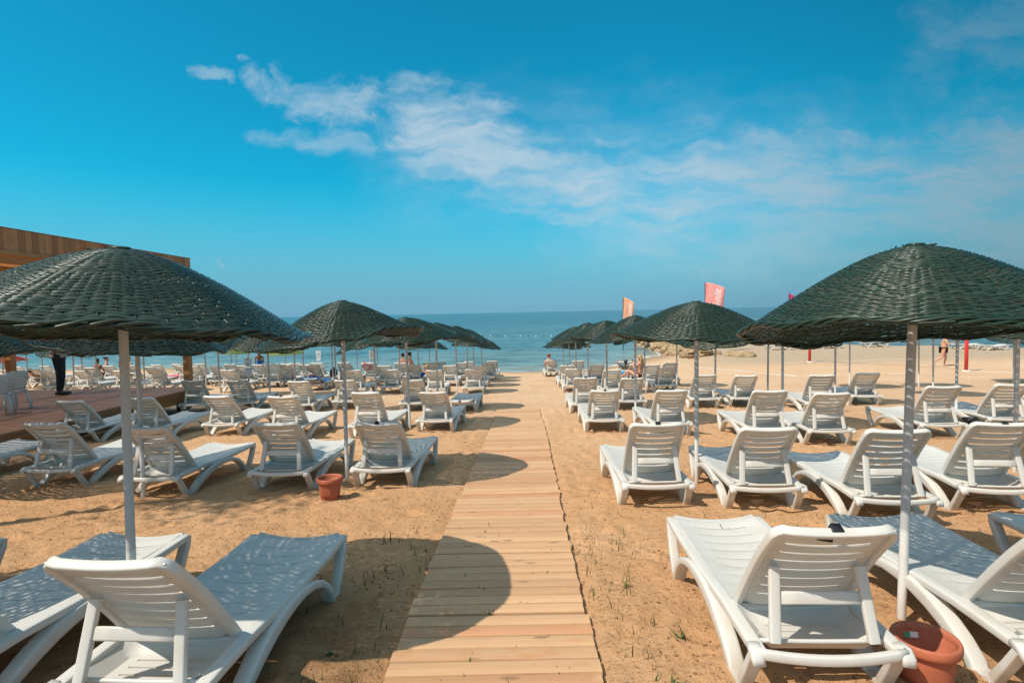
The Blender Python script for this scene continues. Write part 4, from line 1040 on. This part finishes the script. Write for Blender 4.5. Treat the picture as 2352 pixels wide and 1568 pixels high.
    if shoes:
        for s in 'LR':
            b = MB(); a_, t_ = J['an' + s], J['to' + s]; dd = (t_ - a_); dd.z = 0; dd.normalize()
            b.sweep([a_ - dd * .07 + Vector((0, 0, -.04)), a_ + Vector((0, 0, -.025)), a_.lerp(t_, .6) + Vector((0, 0, -.01)), t_ + dd * .06 + Vector((0, 0, .005))], [.075, .09, .1, .07], [.07, .10, .075, .05], (-dd.y, dd.x, 0), n=10)
            b.build('shoe', shoes, r)
    return r
p = at_depth(140, 14.9, z=DZ)
pm = person('person in charcoal trousers and pale shirt standing on the deck with a radio', (p.x, p.y, DZ), R(-62),
       dict(elL=(-.24, .02, 1.12), wrL=(-.10, .22, 1.10), elR=(.25, .0, 1.12), wrR=(.12, .24, 1.12), knL=(-.10, .03, .49), knR=(.10, .02, .49)), M_skin, ('short', M_hair_dark), trousers=M_trouser, shirt=M_shirt, shoes=M_shoe, fat=1.22, scale=1.04)
b = MB(); b.box((0, 0, 0), (.06, .04, .11)); b.tube([(-.02, 0, .05), (-.02, 0, .20)], .006, 6)
rd_ = link('handheld_radio', b.mesh('handheld_radio', False), M_black); rd_.location = pm.matrix_basis @ Vector((.20, -.04, 1.02)); rd_.rotation_euler = pm.rotation_euler; tag(rd_, 'black two-way radio clipped to the belt of the person on the deck', 'radio')
p = at_depth(598, 36.5)
person('person in bright blue shorts bending forward at the water beyond the loungers', (p.x, p.y, p.z), R(200), dict(chest=(0, .20, 1.22), neck=(0, .32, 1.32), jaw=(0, .40, 1.33), skull=(0, .42, 1.41), shL=(-.19, .22, 1.28), shR=(.19, .22, 1.28), elL=(-.25, .24, 1.02), wrL=(-.22, .28, .80), elR=(.25, .24, 1.02), wrR=(.22, .28, .80), spine=(0, .08, 1.09)), M_skin_tan, shorts=M_blue)
p = at_depth(2166, 29.0)
person('person in black briefs running across the sand court', (p.x, p.y, p.z + .01), R(-118),
       dict(pelvis=(0, 0, .90), spine=(0, .03, 1.08), chest=(0, .07, 1.26), neck=(0, .11, 1.42), jaw=(0, .14, 1.50), skull=(0, .13, 1.60), hiL=(-.09, 0, .86), hiR=(.09, 0, .86), shL=(-.19, .07, 1.36), shR=(.19, .07, 1.36),
            knL=(-.10, .13, .47), anL=(-.10, .06, .09), toL=(-.11, .21, .03), knR=(.10, -.05, .46), anR=(.10, -.42, .22), toR=(.10, -.36, .06), elL=(-.28, -.06, 1.12), wrL=(-.26, .12, 1.0), elR=(.28, .15, 1.12), wrR=(.2, .32, 1.2)), M_skin_pink, ('short', M_hair_dark), bikini=M_darkcloth, fat=1.2)
SIT = dict(pelvis=(0, 0, .12), spine=(0, -.02, .30), chest=(0, -.02, .48), neck=(0, 0, .65), jaw=(0, .03, .73), skull=(0, .015, .83), shL=(-.17, -.02, .58), shR=(.17, -.02, .58), elL=(-.24, .06, .34), wrL=(-.16, .25, .22), elR=(.24, .06, .34), wrR=(.16, .25, .22),
           hiL=(-.09, .04, .11), knL=(-.12, .46, .14), anL=(-.12, .55, -.28), toL=(-.13, .68, -.33), hiR=(.09, .04, .11), knR=(.12, .46, .14), anR=(.12, .55, -.28), toR=(.13, .68, -.33))
SITB = dict(SIT, knL=(-.11, .44, .30), anL=(-.11, .82, .04), toL=(-.12, .92, .10), knR=(.11, .44, .30), anR=(.11, .82, .04), toR=(.12, .92, .10))
def seated(label, px, d, hz, face=0, pose=SIT, **kw):
    """hz: picture row of the crown of the head"""
    p = at_depth(px, d); return person(label, (p.x, p.y, ground(p.x, p.y) + hz), R(face), pose, **kw)
def sit_on(label, row, px, dx, dy, dz, face=0, pose=SIT, **kw):
    o = find(row, 'R', px); mw = o.matrix_basis; q = mw @ Vector((dx, dy, dz)); return person(label, tuple(q), R(face), pose, **kw)
def find(row, side, px, d=None):
    x = at_depth(px, 1).x
    return min((l for l in LOUNGERS if l['row'] == row and l['side'] == side), key=lambda l: abs(l['x'] / l['y'] - x))['o']
sit_on('person with red hair sitting on the lounger closest to the water right of the path', 7, 1267, -.10, .62, .25, 0, hair=('short', M_hair_red), skin=M_skin_pink, bikini=M_darkcloth)
PH = dict(SITB, elL=(-.22, .12, .42), wrL=(-.06, .26, .60), elR=(.22, .12, .40), wrR=(.04, .26, .60))
ps = sit_on('person with long blonde hair sitting on a lounger holding a phone', 6, 1499.8, -.22, .85, .29, 42, PH, hair=('long', M_hair_blonde), skin=M_skin_pink, bikini=M_darkcloth)
b = MB(); b.box((0, 0, 0), (.075, .012, .15)); ph_ = link('phone', b.mesh('phone', False), M_black); ph_.location = ps.matrix_basis @ Vector((-.01, .33, .66)); ph_.rotation_euler = (R(-20), 0, R(42)); tag(ph_, 'black phone held up by the person with long blonde hair', 'phone')
LIE = dict(pelvis=(0, 0, .13), spine=(0, -.16, .20), chest=(0, -.31, .32), neck=(0, -.42, .45), jaw=(0, -.44, .53), skull=(0, -.49, .61), shL=(-.18, -.37, .40), shR=(.18, -.37, .40), elL=(-.42, -.36, .56), wrL=(-.20, -.46, .62), elR=(.28, -.15, .28), wrR=(.20, .06, .22),
           hiL=(-.09, .05, .12), knL=(-.12, .42, .34), anL=(-.12, .80, .08), toL=(-.13, .88, .14), hiR=(.09, .05, .12), knR=(.12, .46, .16), anR=(.12, .9, .10), toR=(.13, .95, .2))
sit_on('person with black hair lying on a lounger with one arm behind the head', 7, 1437, .02, .50, .27, -14, LIE, hair=('short', M_hair_dark), bikini=M_navy)
seated('person with a dark hair bun sitting upright behind the red towel', 942.5, 27.3, .36, -50, SIT, hair=('bun', M_hair_dark), skin=M_skin_pink, bikini=M_darkcloth)
seated('person with short dark hair sitting beside the one with the hair bun', 926.5, 27.6, .31, 5, SIT, hair=('short', M_hair_dark), bikini=M_navy)
seated('person low on a lounger whose light brown hair shows above its back', 985, 26.2, .12, 0, LIE, hair=('short', M_hair_blonde), skin=M_skin_pink, bikini=M_navy)
seated('person with sunburnt shoulders and black cap of hair sitting among left loungers', 247, 28.6, .36, -60, SIT, hair=('bun', M_hair_dark), skin=M_skin_pink, bikini=M_navy)
seated('person with dark hair sitting low beside the sunburnt one', 226, 28.8, .28, 0, SIT, hair=('short', M_hair_dark), skin=M_skin_tan, bikini=M_darkcloth)
seated('person with cropped brown hair leaning back on a lounger left of the pole', 298, 28.4, .36, -25, SIT, hair=('short', M_hair_dark), skin=M_skin_pink, shorts=M_navy)
seated('person with black hair lying on a far left lounger near the deck post', 94, 25.6, .20, 0, LIE, hair=('short', M_hair_dark), bikini=M_darkcloth)
p = at_depth(287, 30)
person('person in navy shorts standing behind the nearest left parasol pole', (p.x, p.y, p.z), R(170), {}, M_skin_tan, shorts=M_navy)
p = at_depth(16, 38)
person('person standing in the shade beneath the red parasol at far left', (p.x, p.y, p.z), R(150), {}, M_skin_tan, shorts=M_navy)

# ------------------------------------------------------------------ towels and small things on the loungers
def on_lounger(o, name, me, mat, label, cat):
    t_ = link(name, me, mat); t_.location = o.location; t_.rotation_euler = o.rotation_euler; tag(t_, label, cat); return t_
half = [l for l in LOUNGERS if l['kind'] == 'half'][0]['o']; half['label'] = 'white half-reclined lounger covered by a bright blue towel'
o_, d_, n_ = back_frame(R(14)); path = []
path.append(o_ + d_ * .74 - n_ * .06); path.append(o_ + d_ * .76 + n_ * .02)
for v in np.linspace(.68, .04, 7): path.append(o_ + d_ * v + n_ * (.032 + .006 * math.sin(v * 17)))
for yv in np.linspace(.5, 1.2, 6): path.append(Vector((0, yv, .322 + .02 * (yv - .5) + .006 * math.sin(yv * 21))))
b = MB(); b.sweep(path, [.60 + .03 * math.sin(i * 2.1) for i in range(len(path))], .035, (1, 0, 0), n=18, power=6)
on_lounger(half, 'beach_towel', b.mesh('beach_towel', True, True), M_blue, 'bright blue towel spread over the half-reclined lounger', 'towel')
b = MB()
for i in range(5): b.ball((rnd.uniform(-.15, .15), rnd.uniform(-.24, -.05), .545 + rnd.uniform(0, .02)), (rnd.uniform(.05, .09), rnd.uniform(.05, .08), .035), 0, 8, 6)
on_lounger(half, 'clothes_pile', b.mesh('clothes_pile'), simple('purple_cloth', (.12, .05, .10), .9, .2, .5, 30), 'small dark purple heap of clothes on the bright blue towel', 'clothes')
M_pat, t, bb = newmat('red_white_print'); tc = N(t, 'ShaderNodeTexCoord'); vo = N(t, 'ShaderNodeTexVoronoi', i_Scale=11.0); L(t, tc.outputs['Object'], vo.inputs['Vector'])
L(t, mixc(t, maprange(t, vo.outputs['Distance'], .40, .46, 0, 1), (.48, .012, .035), (.72, .55, .52)), bb.inputs['Base Color']); bb.inputs['Roughness'].default_value = .9
q = find(7, 'L', 919); q['label'] = 'white sun lounger with a red patterned towel hung over its back'
o_, d_, n_ = back_frame(ALPHA); path = [o_ + d_ * v + n_ * .03 for v in (.42, .55, .68)] + [o_ + d_ * (BACK_L + .028) + n_ * .015, o_ + d_ * (BACK_L + .026) - n_ * .03] + [o_ + d_ * v - n_ * .05 for v in (.66, .55, .42)]
b = MB(); b.sweep([p_ + Vector((-.13, 0, 0)) for p_ in path], [.44, .45, .46, .47, .47, .46, .45, .44], .014, (1, 0, 0), n=12, power=6)
on_lounger(q, 'beach_towel', b.mesh('beach_towel', True, True), M_pat, 'red and white patterned towel hanging over a lounger back', 'towel')
def lump(name, px, d, zz, size, mat, label, cat):
    p = at_depth(px, d); b = MB(); b.ball((0, 0, size[2] * .5), size, 0, 14, 8)
    b.v = [(x + .012 * math.sin(23 * y + 5 * z), y + .012 * math.sin(19 * x), max(z, 0) + .012 * math.sin(17 * x + 11 * y)) for x, y, z in b.v]
    o = link(name, b.mesh(name), mat); o.location = (p.x, p.y, ground(p.x, p.y) + zz); tag(o, label, cat)
lump('beach_towel', 1417, 24.5, .33, (.42, .3, .09), M_cyan, 'turquoise towel bundled on a right-hand lounger near the water', 'towel')
lump('beach_bag', 1347.5, 21.3, 0, (.13, .12, .17), M_red, 'small red bag on the sand between right-hand loungers', 'bag')
lump('beach_towel', 970, 24.4, .36, (.12, .2, .12), M_blue, 'small blue towel stuffed beside a lounger near the water', 'towel')
lump('cool_box', 678, 19.0, .30, (.12, .12, .1), simple('peach_plastic', (.6, .25, .15), .5), 'small peach coloured tub on a lounger near the signs', 'tub')
lump('beach_bag', 767, 24.5, .30, (.16, .14, .26), M_darkcloth, 'tall black bag standing on a lounger by the water', 'bag')
lump('beach_towel', 410, 26.0, .36, (.5, .3, .05), simple('pink_cloth', (.55, .12, .16), .9), 'pink towel lying on a far left lounger', 'towel')

# ------------------------------------------------------------------ pots and bucket
def pot(loc, r0, h, mat, label, sticker=False, cat='flower pot', name='flower_pot'):
    root = empty(name, loc); tag(root, label, cat)
    b = MB(); b.lathe([(0, .005), (r0 * .66, .005), (r0 * .69, .02), (r0 * .73, h * .27), (r0 * .755, h * .275), (r0 * .76, h * .30), (r0 * .86, h * .82), (r0 * .84, h * .86), (r0 * .80, h * .84), (r0 * .68, .06), (0, .05)], 40); b.build('body', mat, root)
    b = MB(); b.lathe([(r0 * .84, h * .80), (r0 * .97, h * .80), (r0 * 1.0, h * .85), (r0 * 1.0, h * .96), (r0 * .96, h * 1.0), (r0 * .89, h * .99), (r0 * .84, h * .93), (r0 * .82, h * .84)], 44); b.build('rim', mat, root)
    if sticker:
        for dx, m_, w in ((0, M_white, .038), (-.036, simple('green_label', (.05, .35, .16), .5), .034)):
            b = MB()
            for k in range(5):
                a_ = R(78) - (dx + (k / 4 - .5) * w) / (r0 * .8); rr = r0 * .795
                for zz in (h * .73, h * .83): b.v.append((rr * math.cos(a_) * (.94 if zz < h * .8 else 1), rr * math.sin(a_) * (.94 if zz < h * .8 else 1), zz))
            b.add([], []); b.f = [(2 * k, 2 * k + 2, 2 * k + 3, 2 * k + 1) for k in range(4)]; b.m = [0] * 4
            b.build('price_label', m_, root, smooth=False)
    return root
g_ = S(759, 1144); pot((g_.x, g_.y, g_.z - .02), .147, .27, M_terra, 'terracotta flower pot on the sand behind the nearest left loungers of the second row')
p = at_depth(2126, 2.74, .26); pot((p.x, p.y, ground(p.x, p.y) - .03), .150, .265, M_terra, 'terracotta flower pot with a green label at the foot of the right parasol', True)
g_ = S(2228, 991); pot((g_.x, g_.y, g_.z - .01), .125, .255, M_black, 'black plastic bucket on the sand between two third-row loungers', False, 'bucket', 'bucket')

# ------------------------------------------------------------------ beach signs
def rrect(w, h, r, n=5):
    pts = []
    for cx, cy, a0 in ((w/2 - r, h/2 - r, 0), (-w/2 + r, h/2 - r, 90), (-w/2 + r, -h/2 + r, 180), (w/2 - r, -h/2 + r, 270)):
        for k in range(n): a_ = R(a0 + 90 * k / (n - 1)); pts.append((cx + r * math.cos(a_), cy + r * math.sin(a_)))
    return pts
def sign(px, d, rot, label, base=True):
    p = at_depth(px, d); root = empty('beach_sign', (p.x, p.y, ground(p.x, p.y)), (0, 0, R(rot))); tag(root, label, 'sign', 'white rescue board signs on red and white cones')
    b = MB(); pr = rrect(.225, .50, .035); pr = [(x * (1 - .3 * max(0, (-.12 - y)) / .13), y) for x, y in pr]; n = len(pr)
    b.add([(x, -.014, y + 1.14) for x, y in pr] + [(x, .014, y + 1.14) for x, y in pr], [tuple(range(n)), tuple(reversed(range(n, 2 * n)))] + [(i, i + n, (i + 1) % n + n, (i + 1) % n) for i in range(n)])
    b.build('board', M_white, root, smooth=False, fix=True)
    b = MB()
    for k in range(24):
        a0, a1 = 2 * math.pi * k / 24, 2 * math.pi * (k + 1) / 24
        b.add([(.034 * math.cos(a0), -.0165, 1.20 + .05 * math.sin(a0)), (.034 * math.cos(a1), -.0165, 1.20 + .05 * math.sin(a1)), (.022 * math.cos(a1), -.0165, 1.20 + .035 * math.sin(a1)), (.022 * math.cos(a0), -.0165, 1.20 + .035 * math.sin(a0))], [(0, 1, 2, 3)])
    em = b.mesh('emblem', False); tm = text_mesh('G', .07)
    for v in tm.vertices: v.co = (v.co.x, -.0168, v.co.y + 1.20)
    emb = join(em, tm); emb.name = 'emblem'; link('emblem', emb, M_ink, root)
    tm = text_mesh('GÖKNAR', .045)
    for v in tm.vertices: v.co = (v.co.x * 1.05, -.0166, v.co.y + 1.075)
    link('lettering', tm, M_ink, root)
    b = MB(); b.tube([(0, 0, .6), (0, 0, .92)], .02, 10); b.build('post', M_grey, root)
    b = MB(); b.box((0, .0, 1.375), (.03, .034, .035)); b.build('hook', M_black, root, smooth=False)
    prof = [(.15, .0), (.15, .03), (.095, .05)]; zz = .05
    for k in range(5):
        z1 = zz + .12; r1 = .095 - .055 * (z1 - .05) / .72; r0_ = .095 - .055 * (zz - .05) / .72
        b = MB(); b.lathe([(r0_, zz), (r1, z1)] + ([(0, z1)] if k == 4 else []), 20); b.build('cone_band', M_red if k % 2 == 0 else M_white, root); zz = z1
    b = MB(); b.lathe([(0, .0), (.16, .0), (.16, .035), (.095, .05), (0, .05)], 24); b.build('cone_foot', M_black, root)
sign(574, 16.6, 0, 'white rescue board sign reading GÖKNAR on a red and white cone, nearest of three')
sign(733.5, 27, 12, 'white board sign with emblem behind the blue-towel lounger, middle of three')
sign(854.5, 31, 35, 'white board sign turned sideways near the water, farthest of three')

# ------------------------------------------------------------------ flags
def flag(px, d, ztop, w, h, mat, pmat, label, txt=None, side=1, drop=.28, yaw=0):
    p = at_depth(px, d, z=ztop); gz = max(ground(p.x, p.y), SEA + .1)
    root = empty('beach_flag', (p.x, p.y, gz)); tag(root, label, 'flag'); top = ztop - gz
    b = MB(); b.tube([(0, 0, -.2), (0, 0, top * .5), (0, 0, top + .04)], [.03, .025, .018], 8); b.build('pole', pmat, root)
    def surf(u, v):      # u 0..1 from the pole, v 0..1 downwards
        sag = drop * u ** 1.7 * (1 - .55 * v)
        return Vector((w * u * math.cos(R(yaw)) * (1 - .05 * v), w * u * math.sin(R(yaw)) + .10 * u * math.sin(5 * u + 2.2 * v) + .03 * math.sin(11 * u * (1 - .3 * v) + v * 4), top - .02 - v * h - sag))
    nu, nv = 16, 20; b = MB(); b.add([surf(i / nu, j / nv) for j in range(nv + 1) for i in range(nu + 1)], [(j * (nu + 1) + i, j * (nu + 1) + i + 1, (j + 1) * (nu + 1) + i + 1, (j + 1) * (nu + 1) + i) for j in range(nv) for i in range(nu)])
    me = bake(b.mesh('cloth'), [('SOLIDIFY', dict(thickness=.006))]); me.name = 'cloth'; cl = link('cloth', me, mat, root, True)
    if txt:
        tm = text_mesh(txt, 1.0, .35, 0, 4); xs = [v.co.x for v in tm.vertices]; x0, x1 = min(xs), max(xs); ys = [v.co.y for v in tm.vertices]; y0, y1 = min(ys), max(ys)
        bm = bmesh.new(); bm.from_mesh(tm); bmesh.ops.triangulate(bm, faces=bm.faces); bmesh.ops.subdivide_edges(bm, edges=bm.edges, cuts=2); bm.to_mesh(tm); bm.free()
        for v in tm.vertices:
            tt = (v.co.x - x0) / (x1 - x0); q = (v.co.y - y0) / (y1 - y0)
            pt = surf(.82 - .40 * q, .92 - .76 * tt); v.co = pt + Vector((0, -.014, 0))
        link('lettering', tm, M_white, cl)
    return root
M_fl1 = simple('orange_flag_cloth', (.88, .42, .25), .8, .2, .1, 3); M_fl2 = simple('coral_flag_cloth', (.90, .36, .33), .8, .2, .1, 3); M_fl3 = simple('magenta_flag_cloth', (.5, .03, .14), .8)
M_fpole = simple('dark_red_pole', (.06, .01, .03), .5)
flag(1430.5, 52, 2.88, .98, 2.0, M_fl1, M_fpole, 'orange beach flag with white lettering on a dark pole at the groyne tip', 'Sunlife', drop=.5)
flag(1619, 42, 3.62, 1.42, 1.85, M_fl2, M_fpole, 'coral pink beach flag with white lettering flying behind the second right parasol', 'Sunlife', drop=.42)
flag(1812, 44, 2.74, .7, 1.4, M_fl3, M_fpole, 'magenta beach flag whose tip shows beside the nearest right parasol', None, drop=.6)

# ------------------------------------------------------------------ sand court: posts, net, tapes
ps_ = []
for px, py, lab in ((1859.5, 832, 'red court post farther away, left end of the net'), (2219, 852.5, 'red court post nearer, right end of the net')):
    p = S(px, py); ps_.append(p); root = empty('court_post', (p.x, p.y, p.z)); tag(root, lab, 'post', 'red posts of the sand court')
    b = MB(); b.tube([(0, 0, -.2), (0, 0, 2.3)], .075, 16); b.build('pole', M_red, root); b = MB(); b.lathe([(.14, 0), (.14, .05), (.08, .06)], 18); b.build('collar', M_tape, root)
    b = MB(); b.tube([(math.cos(k) * .078, math.sin(k) * .078, 1.78) for k in np.linspace(0, 6.28, 14)], .012, 5); b.build('tape_band', M_tape, root)
b = MB(); A_, B_ = ps_; dz = 2.2
for k in range(8):
    zz = 1.3 + .12 * k; b.tube([A_ + Vector((0, 0, zz)), (A_ + B_) / 2 + Vector((0, 0, zz - .08)), B_ + Vector((0, 0, zz))], .010 if k in (0, 7) else .005, 4)
for k in range(61):
    q = A_.lerp(B_, k / 60); sg = -.08 * 4 * (k / 60) * (1 - k / 60); b.tube([q + Vector((0, 0, 1.3 + sg)), q + Vector((0, 0, 2.14 + sg))], .004, 4)
c_ = (A_ + B_) / 2; b.v = [(v[0] - c_.x, v[1] - c_.y, v[2] - c_.z) for v in b.v]
nt = link('court_net', b.mesh('court_net', False), simple('net_cord', (.30, .27, .22), .8)); nt.location = c_; tag(nt, 'thin string net stretched between the two red posts', 'net')
def tape(pts, lab):
    b = MB(); P_ = []
    W = [S(*q) for q in pts]
    for i in range(len(W) - 1):
        for k in range(8): q = W[i].lerp(W[i + 1], k / 8); P_.append(Vector((q.x, q.y, ground(q.x, q.y) + .03 * noise2(q.x, q.y, .8, 3.3) + .03)))
    c_ = P_[0].copy(); b.sweep([q - c_ for q in P_], .07, .012, (0, 1, 0), n=6); o = link('court_line', b.mesh('court_line', False), M_tape); o.location = c_; tag(o, lab, 'court line', 'white tapes marking the sand court')
tape([(1600, 846), (1690, 852), (1759, 859), (1840, 866)], 'white tape line slanting across the sand by the rocks')
tape([(1795, 837), (1856, 832), (1959, 830), (2090, 825)], 'white tape line passing the foot of the farther red post')
tape([(2040, 861), (2085, 859.5)], 'short white tape line left of the nearest right pole')
tape([(2222, 853.5), (2300, 855.5), (2345, 857)], 'white tape line starting at the nearer red post')
tape([(2235, 833), (2352, 843)], 'white tape line behind the nearer red post')

# ------------------------------------------------------------------ far loungers on the spit (side-on)
for i, (px, d, kind, lab) in enumerate([(1790, 42.5, 'flat', 'flat white lounger side-on on the far sand, nearest the rocks'), (1836, 49, 'flat', 'flat white lounger farthest back on the far sand'), (1902, 43, 'flat', 'flat white lounger side-on just right of the farther red post'),
        (2010, 43.5, 'flat', 'flat white lounger side-on left of the nearest right pole'), (2100, 47.5, 'flat', 'flat white lounger side-on behind the running person'), (2150, 47, 'flat', 'flat white lounger beyond the right-hand parasol poles'), (2215, 40, 'flat', 'flat white lounger side-on near the nearer red post'), (2278, 38.6, 'flat', 'flat white lounger at the far right edge of the sand')]):
    p = at_depth(px, d); lounger(V2(p.x + .8, p.y), -90 + rnd.uniform(-8, 8), kind, False, None, None, lab, 'white loungers scattered over the far sand', True)

# ------------------------------------------------------------------ rock groyne
def rock_mesh(seed):
    bm = bmesh.new(); bmesh.ops.create_icosphere(bm, subdivisions=3, radius=1.0); r = random.Random(seed); pl_ = [(Vector((r.gauss(0, 1), r.gauss(0, 1), r.gauss(0, 1))).normalized(), r.uniform(.55, .9)) for _ in range(12)]
    for v in bm.verts:
        p = v.co.copy()
        for n_, d_ in pl_:
            k = p.dot(n_) - d_
            if k > 0: p -= n_ * k * .9
        v.co = p * (1 + .10 * mnoise.noise(p * 2.2 + Vector((seed, 0, 0))))
    me = bpy.data.meshes.new('boulder'); bm.to_mesh(me); bm.free(); me.materials.append(M_rock); return autosmooth(me, 28)
RK = [rock_mesh(i * 3 + 1) for i in range(7)]
line = [(1474, 787), (1487, 791), (1506, 797), (1525, 805), (1553, 814), (1571, 820), (1590, 824.5), (1612, 825.5), (1637, 822), (1665, 823), (1690, 824), (1716, 824)]
LW = [solve_z(px, py, -1.75) for px, py in line]; rr = random.Random(21); nrock = 0
for i in range(len(LW) - 1):
    seg = LW[i + 1] - LW[i]; n_ = max(2, int(seg.length / .55))
    for k in range(n_):
        for lay in range(2 if i < 7 else 1):
            q = LW[i].lerp(LW[i + 1], (k + rr.random()) / n_) + Vector((rr.uniform(-.3, .3) + lay * .7, rr.uniform(-.3, .3) + lay * .35, 0))
            s = rr.uniform(.22, .42) * (1.35 if i < 4 else 1.0) * (1 if i < 9 else .8); zz = max(ground(q.x, q.y), SEA - .15)
            o = bpy.data.objects.new('boulder', RK[rr.randrange(7)]); col.objects.link(o); o.location = (q.x, q.y, zz + s * .25 + lay * .12); o.scale = (s * rr.uniform(.9, 1.5), s * rr.uniform(.8, 1.2), s * rr.uniform(.6, .95)); o.rotation_euler = (rr.uniform(-.4, .4), rr.uniform(-.4, .4), rr.uniform(0, 6.3))
            tag(o, 'rough tan boulder in the rock groyne between the bay and the sand', 'boulder', 'boulders of the rock groyne'); nrock += 1
for px, py, s in ((1578, 801, .75), (1592, 805, .6), (1601, 792, .5), (1560, 806, .6), (1708, 819, .6), (1690, 818, .5)):
    q = S(px, py); o = bpy.data.objects.new('boulder', RK[rr.randrange(7)]); col.objects.link(o); o.location = (q.x, q.y, q.z + s * .1); o.scale = (s * 1.7, s, s * .55); o.rotation_euler = (0, 0, rr.uniform(-.4, .4)); tag(o, 'rough tan boulder in the rock groyne between the bay and the sand', 'boulder', 'boulders of the rock groyne')

# ------------------------------------------------------------------ buoy line
bw = MB(); bw.ball((0, 0, .03), .075, 0, 10, 8); bw.tube([(0, 0, .08), (0, 0, .13)], .02, 6); bwm = bw.mesh('buoy'); bwm.materials.append(M_white); bdm = bwm.copy(); bdm.materials.clear(); bdm.materials.append(M_darkcloth)
for k in range(26):
    px = 846 + 17.5 * k; q = solve_z(px, 772.6 - .004 * (px - 1000), SEA); o = bpy.data.objects.new('buoy', bdm if k % 2 else bwm); col.objects.link(o); o.location = (q.x, q.y + rnd.uniform(-.3, .3), SEA)
    tag(o, 'dark buoy on the swimming line out in the sea' if k % 2 else 'white buoy on the swimming line out in the sea', 'buoy', 'dark buoys of the swimming line' if k % 2 else 'white buoys of the swimming line')

# ------------------------------------------------------------------ grass sprouts, pebbles
M_grass = simple('grass_blade', (.055, .095, .022), .6, .3, .4, 30.0)
b = MB(); r_ = random.Random(12)
def blade(x, y, z, h, w, lean, az):
    dx, dy = math.cos(az), math.sin(az); px_, py_ = -dy, dx
    P_ = [(x + dx * lean * h * t_ * t_, y + dy * lean * h * t_ * t_, z + h * t_) for t_ in (0, .4, .75, 1)]
    vs = []
    for (q, ww) in zip(P_, (w, w * .9, w * .6, w * .08)): vs += [(q[0] - px_ * ww, q[1] - py_ * ww, q[2]), (q[0] + px_ * ww, q[1] + py_ * ww, q[2])]
    b.add(vs, [(0, 1, 3, 2), (2, 3, 5, 4), (4, 5, 7, 6)])
def sprout(x, y, n, hmax, z=None):
    for _ in range(n):
        xx, yy_ = x + r_.gauss(0, .025), y + r_.gauss(0, .025); blade(xx, yy_, (zsand(xx, yy_) if z is None else z) - .01, r_.uniform(.35, 1) * hmax, r_.uniform(.0022, .0045), r_.uniform(.1, .7), r_.uniform(0, 6.28))
for _ in range(85):
    y = r_.uniform(2.4, 5.2); s = r_.choice((-1, 1)); x = path_x(y) + s * (WALK_HW + .03 + abs(r_.gauss(0, .28))); sprout(x, y, r_.randint(1, 3), r_.uniform(.06, .15))
for _ in range(40):
    y = r_.uniform(2.5, 6.5); x = r_.uniform(.6, 2.6) if r_.random() < .7 else r_.uniform(-1.6, -.7); sprout(x, y, r_.randint(1, 2), r_.uniform(.05, .11))
for _ in range(24):
    y = r_.uniform(4.6, 5.6); x = r_.uniform(1.2, 4.2); sprout(x, y, r_.randint(1, 3), r_.uniform(.05, .10))
for _ in range(40):
    y = 2.7 + 2.6 * r_.random() ** 1.3; x = path_x(y) + r_.uniform(-.46, .5); sprout(x, y, r_.randint(1, 3), r_.uniform(.02, .05), ground(x, y) + .02)
for (x, y) in ((.93, 3.2), (.80, 2.75), (1.18, 2.9), (-1.05, 3.1), (.88, 2.5), (.78, 3.9)):
    for k in range(8): blade(x + r_.gauss(0, .02), y + r_.gauss(0, .02), zsand(x, y) - .01, r_.uniform(.02, .05), r_.uniform(.004, .008), r_.uniform(.8, 1.6), r_.uniform(0, 6.28))
g_ = b.build('grass', M_grass, smooth=False); tag(g_, 'green grass blades sprouting from the sand beside the boardwalk', 'grass', kind='stuff')
b = MB()
for _ in range(5200):
    y = 1.9 + 9 * r_.random() ** 1.5; x = r_.uniform(-1.05, 1.05) * y; s = r_.uniform(.0022, .0075) * (1 if r_.random() < .97 else 2)
    if abs(x - path_x(y)) < WALK_HW + .02: continue
    b.ball((x, y, zsand(x, y) + s * .2), (s * r_.uniform(.8, 2.0), s * r_.uniform(.8, 1.6), s * .7), 0, 6, 4)
pb = b.build('pebbles', simple('pebble', (.22, .12, .055), .9, .2, .6, 3.0)); tag(pb, 'small pebbles and crumbs of earth scattered over the sand', 'pebbles', kind='stuff')

# ------------------------------------------------------------------ slender tree outside the frame, its shadow crosses the sand at left
tx, ty = -8.4, 3.8
root = empty('tree', (tx, ty, ground(tx, ty))); tag(root, 'slender tree left of the front loungers, seen only as a shadow on the sand', 'tree')
b = MB(); b.tube([(0, 0, -.2), (.05, .02, 2.5), (-.03, .05, 5), (0, 0, 7.4)], [.13, .11, .08, .04], 10); 
for k in range(7):
    a_ = k * .9; b.tube([(0, 0, 6.4 + .15 * k), (.5 * math.cos(a_), .5 * math.sin(a_), 6.9 + .18 * k), (.9 * math.cos(a_), .9 * math.sin(a_), 7.2 + .18 * k)], [.035, .02, .008], 6)
b.build('trunk', simple('bark', (.12, .085, .06), .9, .2, .4, 12), root)
b = MB()
for _ in range(1500):
    c0 = Vector((r_.gauss(0, .48), r_.gauss(0, .48), 7.7 + r_.gauss(0, .55))); a_ = Vector((r_.gauss(0, 1), r_.gauss(0, 1), r_.gauss(0, .6))).normalized(); s_ = a_.cross(Vector((r_.gauss(0, 1), r_.gauss(0, 1), 1))).normalized()
    b.add([c0, c0 + a_ * .06 + s_ * .035, c0 + a_ * .14, c0 + a_ * .06 - s_ * .035], [(0, 1, 2, 3)])
b.build('crown', simple('leaf', (.05, .09, .025), .6, .3, .4, 3.0), root, smooth=False)
